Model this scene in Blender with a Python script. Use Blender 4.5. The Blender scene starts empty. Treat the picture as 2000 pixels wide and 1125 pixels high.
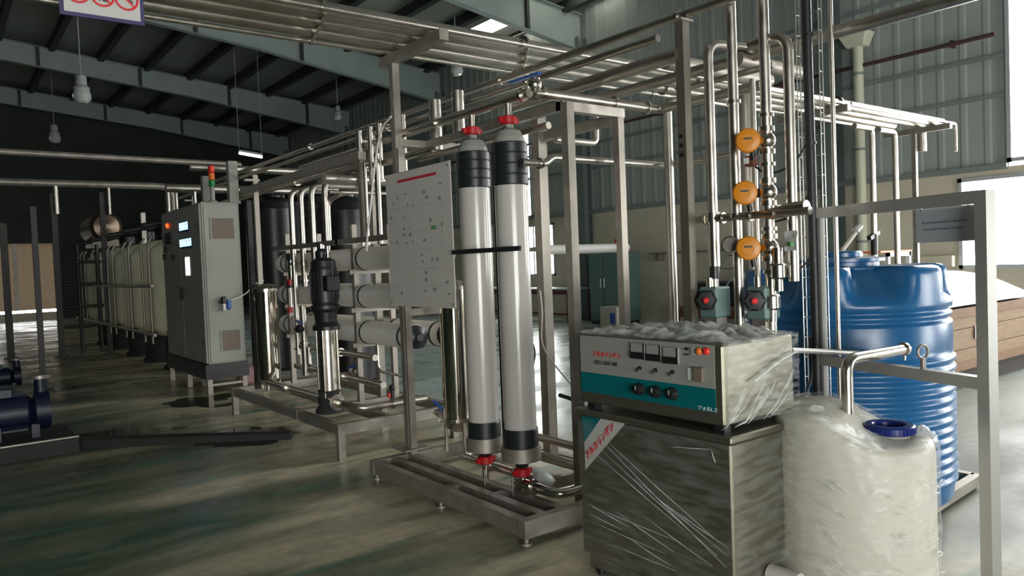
import bpy, math, random
from mathutils import Vector, Matrix, noise
random.seed(7)
S = bpy.context.scene
COL = S.collection
PI = math.pi

# ------------------------------------------------------------------ camera
F_PX = 1469.9
YAW, PITCH, ROLL = math.radians(37.406), math.radians(1.953), math.radians(-2.2715)
fw = Vector((math.sin(YAW) * math.cos(PITCH), math.cos(YAW) * math.cos(PITCH), -math.sin(PITCH)))
r0 = Vector((math.cos(YAW), -math.sin(YAW), 0)); u0 = r0.cross(fw)
rt = math.cos(ROLL) * r0 + math.sin(ROLL) * u0
up = -math.sin(ROLL) * r0 + math.cos(ROLL) * u0
EYE = Vector((0, 0, 1.5))
cd = bpy.data.cameras.new('camera'); cam = bpy.data.objects.new('camera', cd); COL.objects.link(cam)
cd.sensor_width = 36.0; cd.lens = F_PX / 2000 * 36.0; cd.clip_start = 0.05; cd.clip_end = 200
M = Matrix((rt, up, -fw)).transposed().to_4x4(); M.translation = EYE
cam.matrix_world = M
S.camera = cam

# ------------------------------------------------------------------ world, lights, exposure
W = bpy.data.worlds.new('sky'); S.world = W; W.use_nodes = True
W.node_tree.nodes['Background'].inputs[0].default_value = (0.985, 1.0, 0.975, 1)
W.node_tree.nodes['Background'].inputs[1].default_value = 12.0
S.view_settings.view_transform = 'Standard'; S.view_settings.look = 'None'
S.view_settings.gamma = 1.0; S.view_settings.use_curve_mapping = False
S.view_settings.exposure = 0.48
S.cycles.max_bounces = 8; S.cycles.glossy_bounces = 4; S.cycles.transparent_max_bounces = 16
S.cycles.use_denoising = True; S.cycles.sample_clamp_indirect = 6.0

XW = 13.0                                   # inner face of the right-hand wall
def portal(name, loc, sy, sz, direction=(-1, 0, 0)):
    """sky portal in a wall opening, some of them added for light: only guides the sampling of the sky behind it"""
    L = bpy.data.lights.new(name, 'AREA'); L.shape = 'RECTANGLE'; L.size = sy; L.size_y = sz; L.cycles.is_portal = True
    o = bpy.data.objects.new(name, L); COL.objects.link(o); o.location = loc
    o.rotation_euler = Vector(direction).to_track_quat('-Z', 'Y').to_euler()
portal('sky_portal_window_1', (XW + .16, 3.0, 1.83), 4.4, 1.44)
portal('sky_portal_window_2', (XW + .16, 15.93, 1.8), 1.76, 1.4)
portal('sky_portal_window_3', (XW + .16, 2.45, 4.94), 4.12, 4.5)
portal('sky_portal_window_4', (XW + .16, 16.25, 3.9), .68, 2.4)
portal('sky_portal_fill_front', (-1.2, -5.15, 1.3), 5.0, 2.6, (0, 1, 0))  # opening behind the camera, added for frontal fill light
portal('sky_portal_fill_side', (9.5, -5.15, 1.3), 3.0, 2.6, (0, 1, 0))  # unseen opening, added to brighten the right wall and blue tank
portal('sky_portal_fill_window', (XW + .16, -2.3, 2.1), 3.4, 2.6)  # portal of the added window out of view
portal('sky_portal_back_door', (2.7, 34.3, 1.5), 2.3, 2.95, (0, -1, 0))

# ------------------------------------------------------------------ measuring helpers: sight line through (px, py) met with a plane
def ray(x, y): return rt * ((x - 1000) / F_PX) - up * ((y - 562.5) / F_PX) + fw
def atX(x, y, v): d = ray(x, y); return EYE + d * (v / d.x)
def atY(x, y, v): d = ray(x, y); return EYE + d * (v / d.y)
def atZ(x, y, v=0.0): d = ray(x, y); return EYE + d * ((v - 1.5) / d.z)

# ------------------------------------------------------------------ materials
MATS = {}
def mat(name, col, rough=0.5, metal=0.0, var=0.0, vscale=6.0, bump=0.0, bscale=60.0, col2=None, stretch=None, emit=0.0, spec=None, transmission=0.0, rvar=0.0):
    m = bpy.data.materials.new(name); m.use_nodes = True
    nt = m.node_tree; b = nt.nodes['Principled BSDF']
    b.inputs['Base Color'].default_value = (*col, 1); b.inputs['Roughness'].default_value = rough
    b.inputs['Metallic'].default_value = metal
    if spec is not None: b.inputs['Specular IOR Level'].default_value = spec
    if transmission: b.inputs['Transmission Weight'].default_value = transmission
    if emit:
        b.inputs['Emission Color'].default_value = (*col, 1); b.inputs['Emission Strength'].default_value = emit
    if var or bump or col2 or rvar:
        tc = nt.nodes.new('ShaderNodeTexCoord'); mp = nt.nodes.new('ShaderNodeMapping')
        nt.links.new(tc.outputs['Object'], mp.inputs[0])
        if stretch: mp.inputs['Scale'].default_value = stretch
    if var or col2 or rvar:
        n = nt.nodes.new('ShaderNodeTexNoise'); n.inputs['Scale'].default_value = vscale; n.inputs['Detail'].default_value = 5
        nt.links.new(mp.outputs[0], n.inputs['Vector'])
        cr = nt.nodes.new('ShaderNodeValToRGB'); nt.links.new(n.outputs[0], cr.inputs[0])
        cr.color_ramp.elements[0].position = .32; cr.color_ramp.elements[1].position = .68
        c2 = col2 if col2 else tuple(max(0, c * (1 - var)) for c in col)
        cr.color_ramp.elements[0].color = (*c2, 1); cr.color_ramp.elements[1].color = (*col, 1)
        nt.links.new(cr.outputs[0], b.inputs['Base Color'])
        if rvar:
            mr = nt.nodes.new('ShaderNodeMapRange'); nt.links.new(n.outputs[0], mr.inputs[0])
            mr.inputs['From Min'].default_value = .3; mr.inputs['From Max'].default_value = .7
            mr.inputs['To Min'].default_value = max(0.02, rough - rvar); mr.inputs['To Max'].default_value = rough + rvar
            nt.links.new(mr.outputs[0], b.inputs['Roughness'])
    if bump:
        n2 = nt.nodes.new('ShaderNodeTexNoise'); n2.inputs['Scale'].default_value = bscale; n2.inputs['Detail'].default_value = 3
        nt.links.new(mp.outputs[0], n2.inputs['Vector'])
        bp = nt.nodes.new('ShaderNodeBump'); bp.inputs['Strength'].default_value = bump; bp.inputs['Distance'].default_value = .02
        nt.links.new(n2.outputs[0], bp.inputs['Height']); nt.links.new(bp.outputs[0], b.inputs['Normal'])
    MATS[name] = m
    return m

mat('pipe_steel', (.56, .515, .46), .36, 1.0, var=.18, vscale=9, rvar=.06)
mat('bright_steel', (.70, .65, .58), .22, 1.0, var=.15, vscale=12)
mat('shaded_steel', (.035, .033, .028), .5, .2, var=.3, vscale=6)  # steel with the darkness of backlighting put into its colour
mat('drum_copper', (.22, .16, .12), .34, .9)
mat('polished_steel', (.62, .56, .48), .10, 1.0)
mat('frame_steel', (.36, .325, .28), .46, .6, var=.30, vscale=8, rvar=.08)
mat('sheet_steel', (.23, .22, .17), .38, .8, var=.15, vscale=5, stretch=(1, 1, 6))
mat('white_pvc', (.50, .475, .44), .18)
mat('post_brown', (.17, .155, .12), .5, .5, var=.25, vscale=6)
mat('vessel_white', (.93, .89, .83), .38)
mat('frame_dull', (.40, .395, .375), .42, .5)
mat('cream_frp', (.86, .83, .60), .42, var=.12, vscale=3)
mat('black_rubber', (.012, .016, .017), .38)
mat('black_plastic', (.010, .011, .011), .42)
mat('coupling_red', (.42, .010, .014), .35)
mat('knob_red', (.75, .03, .03), .35)
mat('valve_orange', (.62, .22, .01), .38)
mat('handle_blue', (.02, .09, .36), .4)
mat('tank_blue', (.012, .108, .27), .28, var=.12, vscale=3, bump=.04, bscale=18)
mat('lid_blue', (.008, .018, .16), .30)
mat('motor_blue', (.003, .007, .028), .45)
mat('milky_plastic', (.56, .53, .45), .45, var=.07, vscale=4, spec=.3)
mat('cabinet_paint', (.25, .255, .22), .48, var=.05, vscale=3)
mat('vent_brown', (.16, .125, .095), .6)
mat('panel_grey', (.27, .27, .245), .42)
mat('panel_teal', (.0, .12, .13), .40)
mat('label_white', (.45, .44, .42), .45)
mat('print_red', (.60, .02, .03), .5)
mat('print_dark', (.05, .05, .05), .5)
mat('print_grey', (.30, .29, .27), .5)
mat('print_white', (.75, .8, .78), .5)
mat('print_green', (.12, .34, .12), .5)
mat('board_white', (.62, .585, .54), .30)
mat('led_blue', (.35, .75, 1.0), .4, emit=3.0)
mat('led_back', (.003, .012, .06), .3)
mat('led_red', (1.0, .05, .01), .4, emit=3.0)
mat('screen_white', (.80, .88, .80), .4, emit=.9)
mat('tube_lit', (1, 1, .95), .4, emit=6.0)
mat('beacon_red', (.75, .03, .02), .3); mat('beacon_orange', (.75, .16, .02), .3); mat('beacon_green', (.01, .20, .04), .3)
mat('lamp_glass', (.75, .78, .76), .18, metal=.3)
mat('lamp_cap', (.42, .44, .43), .5)
mat('rafter_paint', (.34, .41, .385), .55, var=.12, vscale=2)
mat('column_paint', (.16, .20, .19), .55, var=.1, vscale=2)
mat('purlin_dark', (.035, .042, .038), .6)
mat('roof_foil', (.27, .29, .265), .5, .0, var=.25, vscale=1.2, stretch=(1, .4, 1))
mat('clad_grey', (.37, .405, .385), .55, var=.06, vscale=1.5)
mat('masonry_cream', (.66, .60, .48), .8, var=.08, vscale=2)
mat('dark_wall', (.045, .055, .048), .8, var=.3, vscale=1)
mat('girt_grey', (.22, .25, .24), .6)
mat('pipe_red_paint', (.075, .035, .035), .5)
mat('downpipe_cream', (.62, .62, .48), .5)
mat('alu_frame', (.62, .66, .68), .4, .4)
mat('cable_black', (.008, .009, .010), .5)
mat('wire_bright', (.70, .70, .68), .25, .9)
mat('teal_cabinet', (.13, .215, .20), .5)
mat('table_red', (.10, .015, .015), .5)
mat('table_top', (.40, .42, .42), .4)
mat('orange_top', (.72, .17, .07), .5)
mat('white_paint', (.72, .74, .74), .5)
mat('crate_wood', (.30, .205, .13), .7, var=.25, vscale=5, stretch=(1, 1, 5))
mat('crate_edge', (.24, .14, .085), .7, var=.2, vscale=5)
mat('pallet_dark', (.05, .042, .036), .8)
mat('pink_plastic', (.62, .36, .36), .5)
mat('sign_violet', (.035, .03, .10), .5)
mat('plate_glare_grey', (.44, .47, .52), .45)  # grey with the window glare put into its colour
mat('plate_text', (.20, .23, .29), .5)
mat('concrete_dark', (.030, .032, .028), .85, var=.3, vscale=3)
mat('tank_black', (.008, .009, .009), .32)
mat('rubber_hose', (.02, .02, .018), .5)
mat('bag_white', (.74, .78, .76), .35)
mat('foam_brown', (.14, .05, .03), .8)
mat('white_cord', (.62, .6, .55), .5)
mat('copper_red', (.26, .10, .07), .5)

def film_material(name, lo, hi, scale, stretch, bumpk):
    m = bpy.data.materials.new(name); m.use_nodes = True; nt = m.node_tree
    out = nt.nodes['Material Output']; b = nt.nodes['Principled BSDF']
    b.inputs['Base Color'].default_value = (.72, .74, .72, 1); b.inputs['Roughness'].default_value = .12
    b.inputs['Specular IOR Level'].default_value = .9
    tr = nt.nodes.new('ShaderNodeBsdfTransparent'); mx = nt.nodes.new('ShaderNodeMixShader')
    tc = nt.nodes.new('ShaderNodeTexCoord'); mp = nt.nodes.new('ShaderNodeMapping')
    mp.inputs['Rotation'].default_value = (0.0, math.radians(35), math.radians(0)); mp.inputs['Scale'].default_value = stretch
    nt.links.new(tc.outputs['Object'], mp.inputs[0])
    n = nt.nodes.new('ShaderNodeTexNoise'); n.inputs['Scale'].default_value = scale; n.inputs['Detail'].default_value = 6
    nt.links.new(mp.outputs[0], n.inputs['Vector'])
    mr = nt.nodes.new('ShaderNodeMapRange'); nt.links.new(n.outputs[0], mr.inputs[0])
    mr.inputs['From Min'].default_value = .38; mr.inputs['From Max'].default_value = .72
    mr.inputs['To Min'].default_value = lo; mr.inputs['To Max'].default_value = hi
    bp = nt.nodes.new('ShaderNodeBump'); bp.inputs['Strength'].default_value = bumpk; bp.inputs['Distance'].default_value = .02
    nt.links.new(n.outputs[0], bp.inputs['Height']); nt.links.new(bp.outputs[0], b.inputs['Normal'])
    nt.links.new(mr.outputs[0], mx.inputs[0]); nt.links.new(tr.outputs[0], mx.inputs[1]); nt.links.new(b.outputs[0], mx.inputs[2])
    nt.links.new(mx.outputs[0], out.inputs[0]); MATS[name] = m
film_material('film_clear', .0, .30, 9, (1, 1, 5), .45)
film_material('film_thin', .0, .12, 7, (1, 1, 5), .12)
film_material('film_white', .38, .85, 14, (1, 1, 1), .4)
mat('film_sheet', (.22, .235, .225), .4)
film_material('film_tank', .08, .36, 11, (1, 1, 3), .6)

def translucent(name, col, k=1.0):
    m = bpy.data.materials.new(name); m.use_nodes = True; nt = m.node_tree
    t = nt.nodes.new('ShaderNodeBsdfTranslucent'); t.inputs[0].default_value = (*col, 1)
    nt.links.new(t.outputs[0], nt.nodes['Material Output'].inputs[0]); MATS[name] = m
translucent('skylight_sheet', (.20, .19, .165)); translucent('door_canvas', (.009, .0066, .0044))

def glass():
    m = bpy.data.materials.new('window_glass'); m.use_nodes = True; nt = m.node_tree
    t = nt.nodes.new('ShaderNodeBsdfTransparent'); g = nt.nodes.new('ShaderNodeBsdfGlossy'); g.inputs['Roughness'].default_value = .05
    mx = nt.nodes.new('ShaderNodeMixShader'); mx.inputs[0].default_value = .06
    nt.links.new(t.outputs[0], mx.inputs[1]); nt.links.new(g.outputs[0], mx.inputs[2])
    nt.links.new(mx.outputs[0], nt.nodes['Material Output'].inputs[0]); MATS['window_glass'] = m
glass()

def floor_material():
    m = bpy.data.materials.new('floor_paint'); m.use_nodes = True; nt = m.node_tree; b = nt.nodes['Principled BSDF']
    tc = nt.nodes.new('ShaderNodeTexCoord')
    def nz(scale, stretch, det=5, rot=0):
        mp = nt.nodes.new('ShaderNodeMapping'); mp.inputs['Scale'].default_value = stretch; mp.inputs['Rotation'].default_value = (0, 0, rot)
        nt.links.new(tc.outputs['Object'], mp.inputs[0])
        n = nt.nodes.new('ShaderNodeTexNoise'); n.inputs['Scale'].default_value = scale; n.inputs['Detail'].default_value = det
        nt.links.new(mp.outputs[0], n.inputs['Vector']); return n.outputs[0]
    def ramp(src, a, bb, ca=(0, 0, 0), cb=(1, 1, 1)):
        cr = nt.nodes.new('ShaderNodeValToRGB'); cr.color_ramp.elements[0].position = a; cr.color_ramp.elements[1].position = bb
        cr.color_ramp.elements[0].color = (*ca, 1); cr.color_ramp.elements[1].color = (*cb, 1); nt.links.new(src, cr.inputs[0]); return cr.outputs[0]
    def mix(f, a, bb):
        x = nt.nodes.new('ShaderNodeMix'); x.data_type = 'RGBA'
        nt.links.new(f, x.inputs[0])
        for s, i in ((a, 6), (bb, 7)):
            if isinstance(s, tuple): x.inputs[i].default_value = (*s, 1)
            else: nt.links.new(s, x.inputs[i])
        return x.outputs[2]
    sep = nt.nodes.new('ShaderNodeSeparateXYZ'); nt.links.new(tc.outputs['Object'], sep.inputs[0])
    def math_(op, a_, b_):
        n = nt.nodes.new('ShaderNodeMath'); n.operation = op
        for i, q in enumerate((a_, b_)):
            if isinstance(q, (int, float)): n.inputs[i].default_value = q
            else: nt.links.new(q, n.inputs[i])
        return n.outputs[0]
    def spread(n, lo, hi, amp):
        w_ = math_('ADD', sep.outputs[0], math_('MULTIPLY', math_('SUBTRACT', n, .5), amp))
        mr = nt.nodes.new('ShaderNodeMapRange'); mr.interpolation_type = 'SMOOTHSTEP'; nt.links.new(w_, mr.inputs[0])
        mr.inputs['From Min'].default_value = lo; mr.inputs['From Max'].default_value = hi; return mr.outputs[0]
    streak = nz(1.3, (.30, 1.9, 1), 6, .12)
    base = mix(ramp(streak, .38, .64), (.026, .085, .048), (.10, .135, .088))      # old green paint
    base = mix(spread(nz(1.0, (.35, 1.7, 1), 6, .12), .3, 2.6, 6.0), base, (.60, .52, .36))   # trodden beige dust along the skids
    base = mix(ramp(nz(2.2, (.35, 2.0, 1), 6, .1), .50, .70), base, (.16, .17, .11))   # grime streaks
    base = mix(ramp(nz(1.7, (.28, 2.2, 1), 5, .12), .60, .70), base, (.10, .23, .155))  # bare green stripes
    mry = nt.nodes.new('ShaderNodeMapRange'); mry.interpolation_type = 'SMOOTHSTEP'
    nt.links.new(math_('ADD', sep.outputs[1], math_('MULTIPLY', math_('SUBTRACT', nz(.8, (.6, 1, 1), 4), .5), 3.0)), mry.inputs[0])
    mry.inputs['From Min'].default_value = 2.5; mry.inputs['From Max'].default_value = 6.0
    slab = mix(mry.outputs[0], (.20, .205, .175), (.47, .56, .53))    # dull grey near the tanks; window reflection painted in pale teal further in
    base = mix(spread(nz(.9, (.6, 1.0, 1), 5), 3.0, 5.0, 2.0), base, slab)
    base = mix(ramp(nz(2.4, (.8, 1.0, 1), 6), .56, .74), base, (.22, .22, .17))
    fine = ramp(nz(14, (1, 1, 1), 4), .3, .7, (.82, .82, .82), (1.08, 1.08, 1.08))
    mu = nt.nodes.new('ShaderNodeMix'); mu.data_type = 'RGBA'; mu.blend_type = 'MULTIPLY'; mu.inputs[0].default_value = 1
    nt.links.new(base, mu.inputs[6]); nt.links.new(fine, mu.inputs[7]); nt.links.new(mu.outputs[2], b.inputs['Base Color'])
    mr = nt.nodes.new('ShaderNodeMapRange'); nt.links.new(nz(1.3, (.5, 1.2, 1), 5), mr.inputs[0])
    mr.inputs['From Min'].default_value = .35; mr.inputs['From Max'].default_value = .65; mr.inputs['To Min'].default_value = .16; mr.inputs['To Max'].default_value = .46
    nt.links.new(math_('ADD', mr.outputs[0], math_('MULTIPLY', math_('SUBTRACT', 1.0, mry.outputs[0]), .24)), b.inputs['Roughness'])
    bp = nt.nodes.new('ShaderNodeBump'); bp.inputs['Strength'].default_value = .12; bp.inputs['Distance'].default_value = .01
    nt.links.new(nz(9, (1, 1, 1), 4), bp.inputs['Height']); nt.links.new(bp.outputs[0], b.inputs['Normal'])
    MATS['floor_paint'] = m
floor_material()
mat('wet_floor', (.030, .034, .024), .10, var=.3, vscale=3)
mat('green_line', (.075, .16, .11), .35, var=.5, vscale=6)
mat('pale_line', (.40, .47, .42), .35, var=.4, vscale=4)

# ------------------------------------------------------------------ mesh builder
class MB:
    def __init__(s): s.v = []; s.f = []; s.sm = []
    def add(s, vs, fs, smooth=False):
        b = len(s.v); s.v += [Vector(v) for v in vs]
        for f in fs: s.f.append([b + i for i in f]); s.sm.append(smooth)
        return s
    def hexa(s, p):
        return s.add(p, [(0, 3, 2, 1), (4, 5, 6, 7), (0, 1, 5, 4), (1, 2, 6, 5), (2, 3, 7, 6), (3, 0, 4, 7)])
    def box(s, a, b):
        (x0, y0, z0), (x1, y1, z1) = a, b
        return s.hexa([(x0, y0, z0), (x1, y0, z0), (x1, y1, z0), (x0, y1, z0), (x0, y0, z1), (x1, y0, z1), (x1, y1, z1), (x0, y1, z1)])
    def bevbox(s, a, b, k):
        # box with chamfered edges
        (x0, y0, z0), (x1, y1, z1) = a, b
        vs = []; idx = {}
        def vid(p):
            p = tuple(round(c, 6) for c in p)
            if p not in idx: idx[p] = len(vs); vs.append(p)
            return idx[p]
        lo = (x0, y0, z0); hi = (x1, y1, z1); fs = []
        def corner(sx, sy, sz, ax):
            sg = (sx, sy, sz); p = []
            for i in range(3):
                e = hi[i] if sg[i] else lo[i]
                if i != ax: e += -k if sg[i] else k
                p.append(e)
            return vid(p)
        for ax in range(3):
            o = [i for i in range(3) if i != ax]
            for sd in (0, 1):
                q = []
                for (p1, p2) in ((0, 0), (1, 0), (1, 1), (0, 1)):
                    sg = [0, 0, 0]; sg[ax] = sd; sg[o[0]] = p1; sg[o[1]] = p2; q.append(corner(*sg, ax))
                fs.append(q)
        for ax in range(3):
            o = [i for i in range(3) if i != ax]
            for p1 in (0, 1):
                for p2 in (0, 1):
                    q = []
                    for sd, aa in ((0, o[0]), (1, o[0]), (1, o[1]), (0, o[1])):
                        sg = [0, 0, 0]; sg[ax] = sd; sg[o[0]] = p1; sg[o[1]] = p2; q.append(corner(*sg, aa))
                    fs.append(q)
        for sx in (0, 1):
            for sy in (0, 1):
                for sz in (0, 1): fs.append([corner(sx, sy, sz, a_) for a_ in range(3)])
        return s.add(vs, fs)
    def beam(s, p, q, w, h=None, upv=(0, 0, 1)):
        p, q = Vector(p), Vector(q); h = h or w; d = (q - p).normalized(); U = Vector(upv)
        if abs(d.dot(U)) > .95: U = Vector((0, 1, 0))
        a = d.cross(U).normalized() * w / 2; b = a.cross(d).normalized() * h / 2
        return s.hexa([p - a - b, p + a - b, p + a + b, p - a + b, q - a - b, q + a - b, q + a + b, q - a + b])
    def tube(s, pts, r, n=12, bend=None, cap=True):
        pts = [Vector(p) for p in pts]; bend = (2.2 * (r if isinstance(r, float) else 0)) if bend is None else bend
        out = [pts[0]]; par = [0.0]
        for i in range(1, len(pts) - 1):
            a, b, c = pts[i - 1], pts[i], pts[i + 1]; d1 = (a - b); d2 = (c - b)
            k = min(bend, d1.length * .45, d2.length * .45); d1.normalize(); d2.normalize()
            if d1.dot(d2) < -.999: out.append(b); par.append(i); continue
            for j in range(7):
                t = j / 6; out.append((1 - t) ** 2 * (b + d1 * k) + 2 * t * (1 - t) * b + t * t * (b + d2 * k)); par.append(i)
        out.append(pts[-1]); par.append(len(pts) - 1)
        d = (out[1] - out[0]).normalized(); U = Vector((0, 0, 1)) if abs(d.z) < .9 else Vector((1, 0, 0))
        a = d.cross(U).normalized(); vs = []; m = len(out)
        for i, p in enumerate(out):
            dd = ((out[i] - out[i - 1]).normalized() if i else d) + ((out[i + 1] - out[i]).normalized() if i < m - 1 else Vector())
            dd.normalize(); a = (a - dd * a.dot(dd)).normalized(); b = dd.cross(a)
            rr = r[int(par[i])] if isinstance(r, (list, tuple)) else r
            for j in range(n):
                t = 2 * PI * j / n; vs.append(p + a * (rr * math.cos(t)) + b * (rr * math.sin(t)))
        fs = [(i * n + j, i * n + (j + 1) % n, (i + 1) * n + (j + 1) % n, (i + 1) * n + j) for i in range(m - 1) for j in range(n)]
        s.add(vs, fs, True)
        if cap:
            s.add(vs[:n], [tuple(reversed(range(n)))]); s.add(vs[-n:], [tuple(range(n))])
        return s
    def cyl(s, p, q, r, n=18, r2=None):
        return s.tube([p, q], [r, r if r2 is None else r2], n)
    def lathe(s, c, prof, n=28, axis='z', d=None, cap=True, fn=None):
        # prof: list of (r, h) along the axis
        c = Vector(c); D = Vector(d).normalized() if d else {'x': Vector((1, 0, 0)), 'y': Vector((0, 1, 0)), 'z': Vector((0, 0, 1))}[axis]
        U = Vector((0, 0, 1)) if abs(D.z) < .9 else Vector((0, 1, 0))
        a = D.cross(U).normalized(); b = D.cross(a); vs = []
        for (r, h) in prof:
            for j in range(n):
                t = 2 * PI * j / n; k = fn(t, h, r) if fn else r
                vs.append(c + D * h + a * (k * math.cos(t)) + b * (k * math.sin(t)))
        m = len(prof)
        # split at sharp profile corners so shading stays crisp
        for i in range(m - 1):
            fs = [(j, n + j, n + (j + 1) % n, (j + 1) % n) for j in range(n)]
            s.add(vs[i * n:(i + 2) * n], fs, True) if not fn else None
        if fn:
            fs = [(i * n + j, (i + 1) * n + j, (i + 1) * n + (j + 1) % n, i * n + (j + 1) % n) for i in range(m - 1) for j in range(n)]
            s.add(vs, fs, True)
        if cap:
            if prof[0][0] > 1e-4: s.add(vs[:n], [tuple(range(n))])
            if prof[-1][0] > 1e-4: s.add(vs[-n:], [tuple(reversed(range(n)))])
        return s
    def ball(s, c, r, n=14, k=8, sz=1.0):
        return s.lathe(c, [(max(1e-4, r * math.sin(PI * i / k)), -r * sz * math.cos(PI * i / k)) for i in range(k + 1)], n, cap=False, fn=lambda t, h, rr: rr)
    def grid(s, o, u, v, nu, nv, fn=None, smooth=True):
        o, u, v = Vector(o), Vector(u), Vector(v); N = u.cross(v).normalized(); vs = []
        for j in range(nv + 1):
            for i in range(nu + 1):
                a, b = i / nu, j / nv; p = o + u * a + v * b
                if fn: p += N * fn(a, b, p)
                vs.append(p)
        w = nu + 1
        return s.add(vs, [(j * w + i, j * w + i + 1, (j + 1) * w + i + 1, (j + 1) * w + i) for j in range(nv) for i in range(nu)], smooth)
    def torus(s, c, R, r, d=(0, 0, 1), n=20, k=8):
        D = Vector(d).normalized(); U = Vector((0, 0, 1)) if abs(D.z) < .9 else Vector((1, 0, 0))
        a = D.cross(U).normalized(); b = D.cross(a); c = Vector(c); vs = []
        for i in range(n):
            t = 2 * PI * i / n; e = a * math.cos(t) + b * math.sin(t)
            for j in range(k):
                q = 2 * PI * j / k; vs.append(c + e * (R + r * math.cos(q)) + D * (r * math.sin(q)))
        return s.add(vs, [(i * k + j, i * k + (j + 1) % k, ((i + 1) % n) * k + (j + 1) % k, ((i + 1) % n) * k + j) for i in range(n) for j in range(k)], True)

def root_loc(o):
    while o.parent: o = o.parent
    return o.location
def obj(name, mb, m, parent=None, loc=None, label=None):
    """one mesh object; vertices are given in world space (or in the space of a root standing at the origin)"""
    if parent is not None: off = root_loc(parent)
    elif loc is not None: off = Vector(loc)
    else:
        xs = [p.x for p in mb.v]; ys = [p.y for p in mb.v]; zs = [p.z for p in mb.v]
        off = Vector(((min(xs) + max(xs)) / 2, (min(ys) + max(ys)) / 2, min(zs)))
    me = bpy.data.meshes.new(name); me.from_pydata([tuple(v - off) for v in mb.v], [], mb.f)
    me.polygons.foreach_set('use_smooth', mb.sm); me.materials.append(MATS[m]); me.update()
    o = bpy.data.objects.new(name, me); COL.objects.link(o)
    if parent is not None: o.parent = parent
    else: o.location = off
    if label: o['label'] = label
    return o
def tag(o, label, cat, group=None, kind=None):
    o['label'] = label; o['category'] = cat
    if group: o['group'] = group
    if kind: o['kind'] = kind
    return o
def thing(name, label, cat, loc=(0, 0, 0), group=None):
    o = bpy.data.objects.new(name, None); COL.objects.link(o); o.location = loc; o.empty_display_size = .1
    return tag(o, label, cat, group)
def struct(name, mb, m, parent=None, loc=(0, 0, 0)):
    o = obj(name, mb, m, parent, loc if parent is None else None)
    if parent is None: o['kind'] = 'structure'
    return o
def dup(root, delta, label=None, rz=0.0):
    def cp(o, par):
        c = o.copy(); COL.objects.link(c)
        if par is not None: c.parent = par
        for ch in [x for x in KIDS(o)]: cp(ch, c)
        return c
    r = cp(root, None); r.location = root.location + Vector(delta); r.rotation_euler.z += rz
    if label: r['label'] = label
    return r
def KIDS(o): return [x for x in bpy.data.objects if x.parent == o]
def again(name, src, parent, delta):
    """another piece sharing the mesh of src, under the same parent"""
    c = bpy.data.objects.new(name, src.data); COL.objects.link(c); c.parent = parent
    c.location = src.location + Vector(delta); return c
def text(name, body, m, parent, origin, ux, uy, size, ital=0.0, align='LEFT', ext=.0006, label=None, weight=0.0):
    cu = bpy.data.curves.new(name, 'FONT'); cu.body = body; cu.size = size; cu.shear = ital; cu.align_x = align; cu.extrude = ext; cu.offset = weight
    cu.resolution_u = 3
    t = bpy.data.objects.new(name, cu); me = bpy.data.meshes.new_from_object(t); bpy.data.objects.remove(t)
    me.materials.clear(); me.materials.append(MATS[m])
    ux = Vector(ux).normalized(); uy = Vector(uy).normalized(); R = Matrix((ux, uy, ux.cross(uy))).transposed().to_4x4()
    R.translation = Vector(origin) - root_loc(parent); me.transform(R)
    o = bpy.data.objects.new(name, me); COL.objects.link(o); o.parent = parent
    if label: o['label'] = label
    return o
def ring(mb, p, d, r, w=.018):
    p, d = Vector(p), Vector(d).normalized(); return mb.cyl(p - d * w / 2, p + d * w / 2, r, 16)
def pipe(name, label, pts, r, m='pipe_steel', cat='pipe', group=None, rings=(), bend=None, n=14):
    mb = MB().tube(pts, r, n, bend)
    if not rings: return tag(obj(name, mb, m), label, cat, group)
    t = thing(name, label, cat, pts[0], group); obj('tube', mb, m, t)
    for (p, d) in rings: obj('clamp', ring(MB(), p, d, r * 1.45), 'bright_steel', t)
    return t
V = Vector

# ================================================================== SETTING
ROOF = lambda x: 8.85 + (1.8 - x) * .105
RBOT = lambda x: 7.49 + (7.2 - x) * .105 if x < 7.2 else 7.49 - (x - 7.2) * .154
RTOP = lambda x: ROOF(x) - .2
XL, YB, YF = -12.0, 34.0, -5.0

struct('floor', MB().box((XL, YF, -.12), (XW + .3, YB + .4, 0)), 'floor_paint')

# right wall: cream masonry below, sheet cladding above
w = MB(); B0, B1 = XW, XW + .3
WZ = 2.66
def wallbox(y0, y1, z0, z1): w.box((B0, y0, z0), (B1, y1, z1))
wallbox(YF, -4.0, 0, WZ); wallbox(-4.0, -.6, 0, .8); wallbox(-.6, .8, 0, WZ); wallbox(.8, 5.2, 0, 1.11); wallbox(.8, 5.2, 2.54, WZ)
wallbox(5.2, 15.05, 0, WZ); wallbox(15.05, 16.8, 0, 1.1); wallbox(15.05, 16.8, 2.5, WZ); wallbox(16.8, YB, 0, WZ)
wall_right = struct('wall_right', w, 'masonry_cream')
def clad(y0, y1, z0, z1):
    # trapezoid-ribbed steel sheet
    mb = MB(); nr = max(1, round((y1 - y0) / .34)); pts = []
    for i in range(nr):
        a = y0 + (y1 - y0) * i / nr; st = (y1 - y0) / nr
        pts += [(a, 0), (a + st * .62, 0), (a + st * .72, -.012), (a + st * .90, -.012)]
    pts.append((y1, 0)); vs = []
    for (y, dx) in pts: vs += [(XW + .03 + dx, y, z0), (XW + .03 + dx, y, z1)]
    fs = [(2 * i, 2 * i + 1, 2 * i + 3, 2 * i + 2) for i in range(len(pts) - 1)]
    mb.add(vs, fs); mb.add([(XW + .06, y0, z0), (XW + .06, y1, z0), (XW + .06, y1, z1), (XW + .06, y0, z1)], [(0, 1, 2, 3)])
    return mb
ZT = ROOF(XW)
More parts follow.
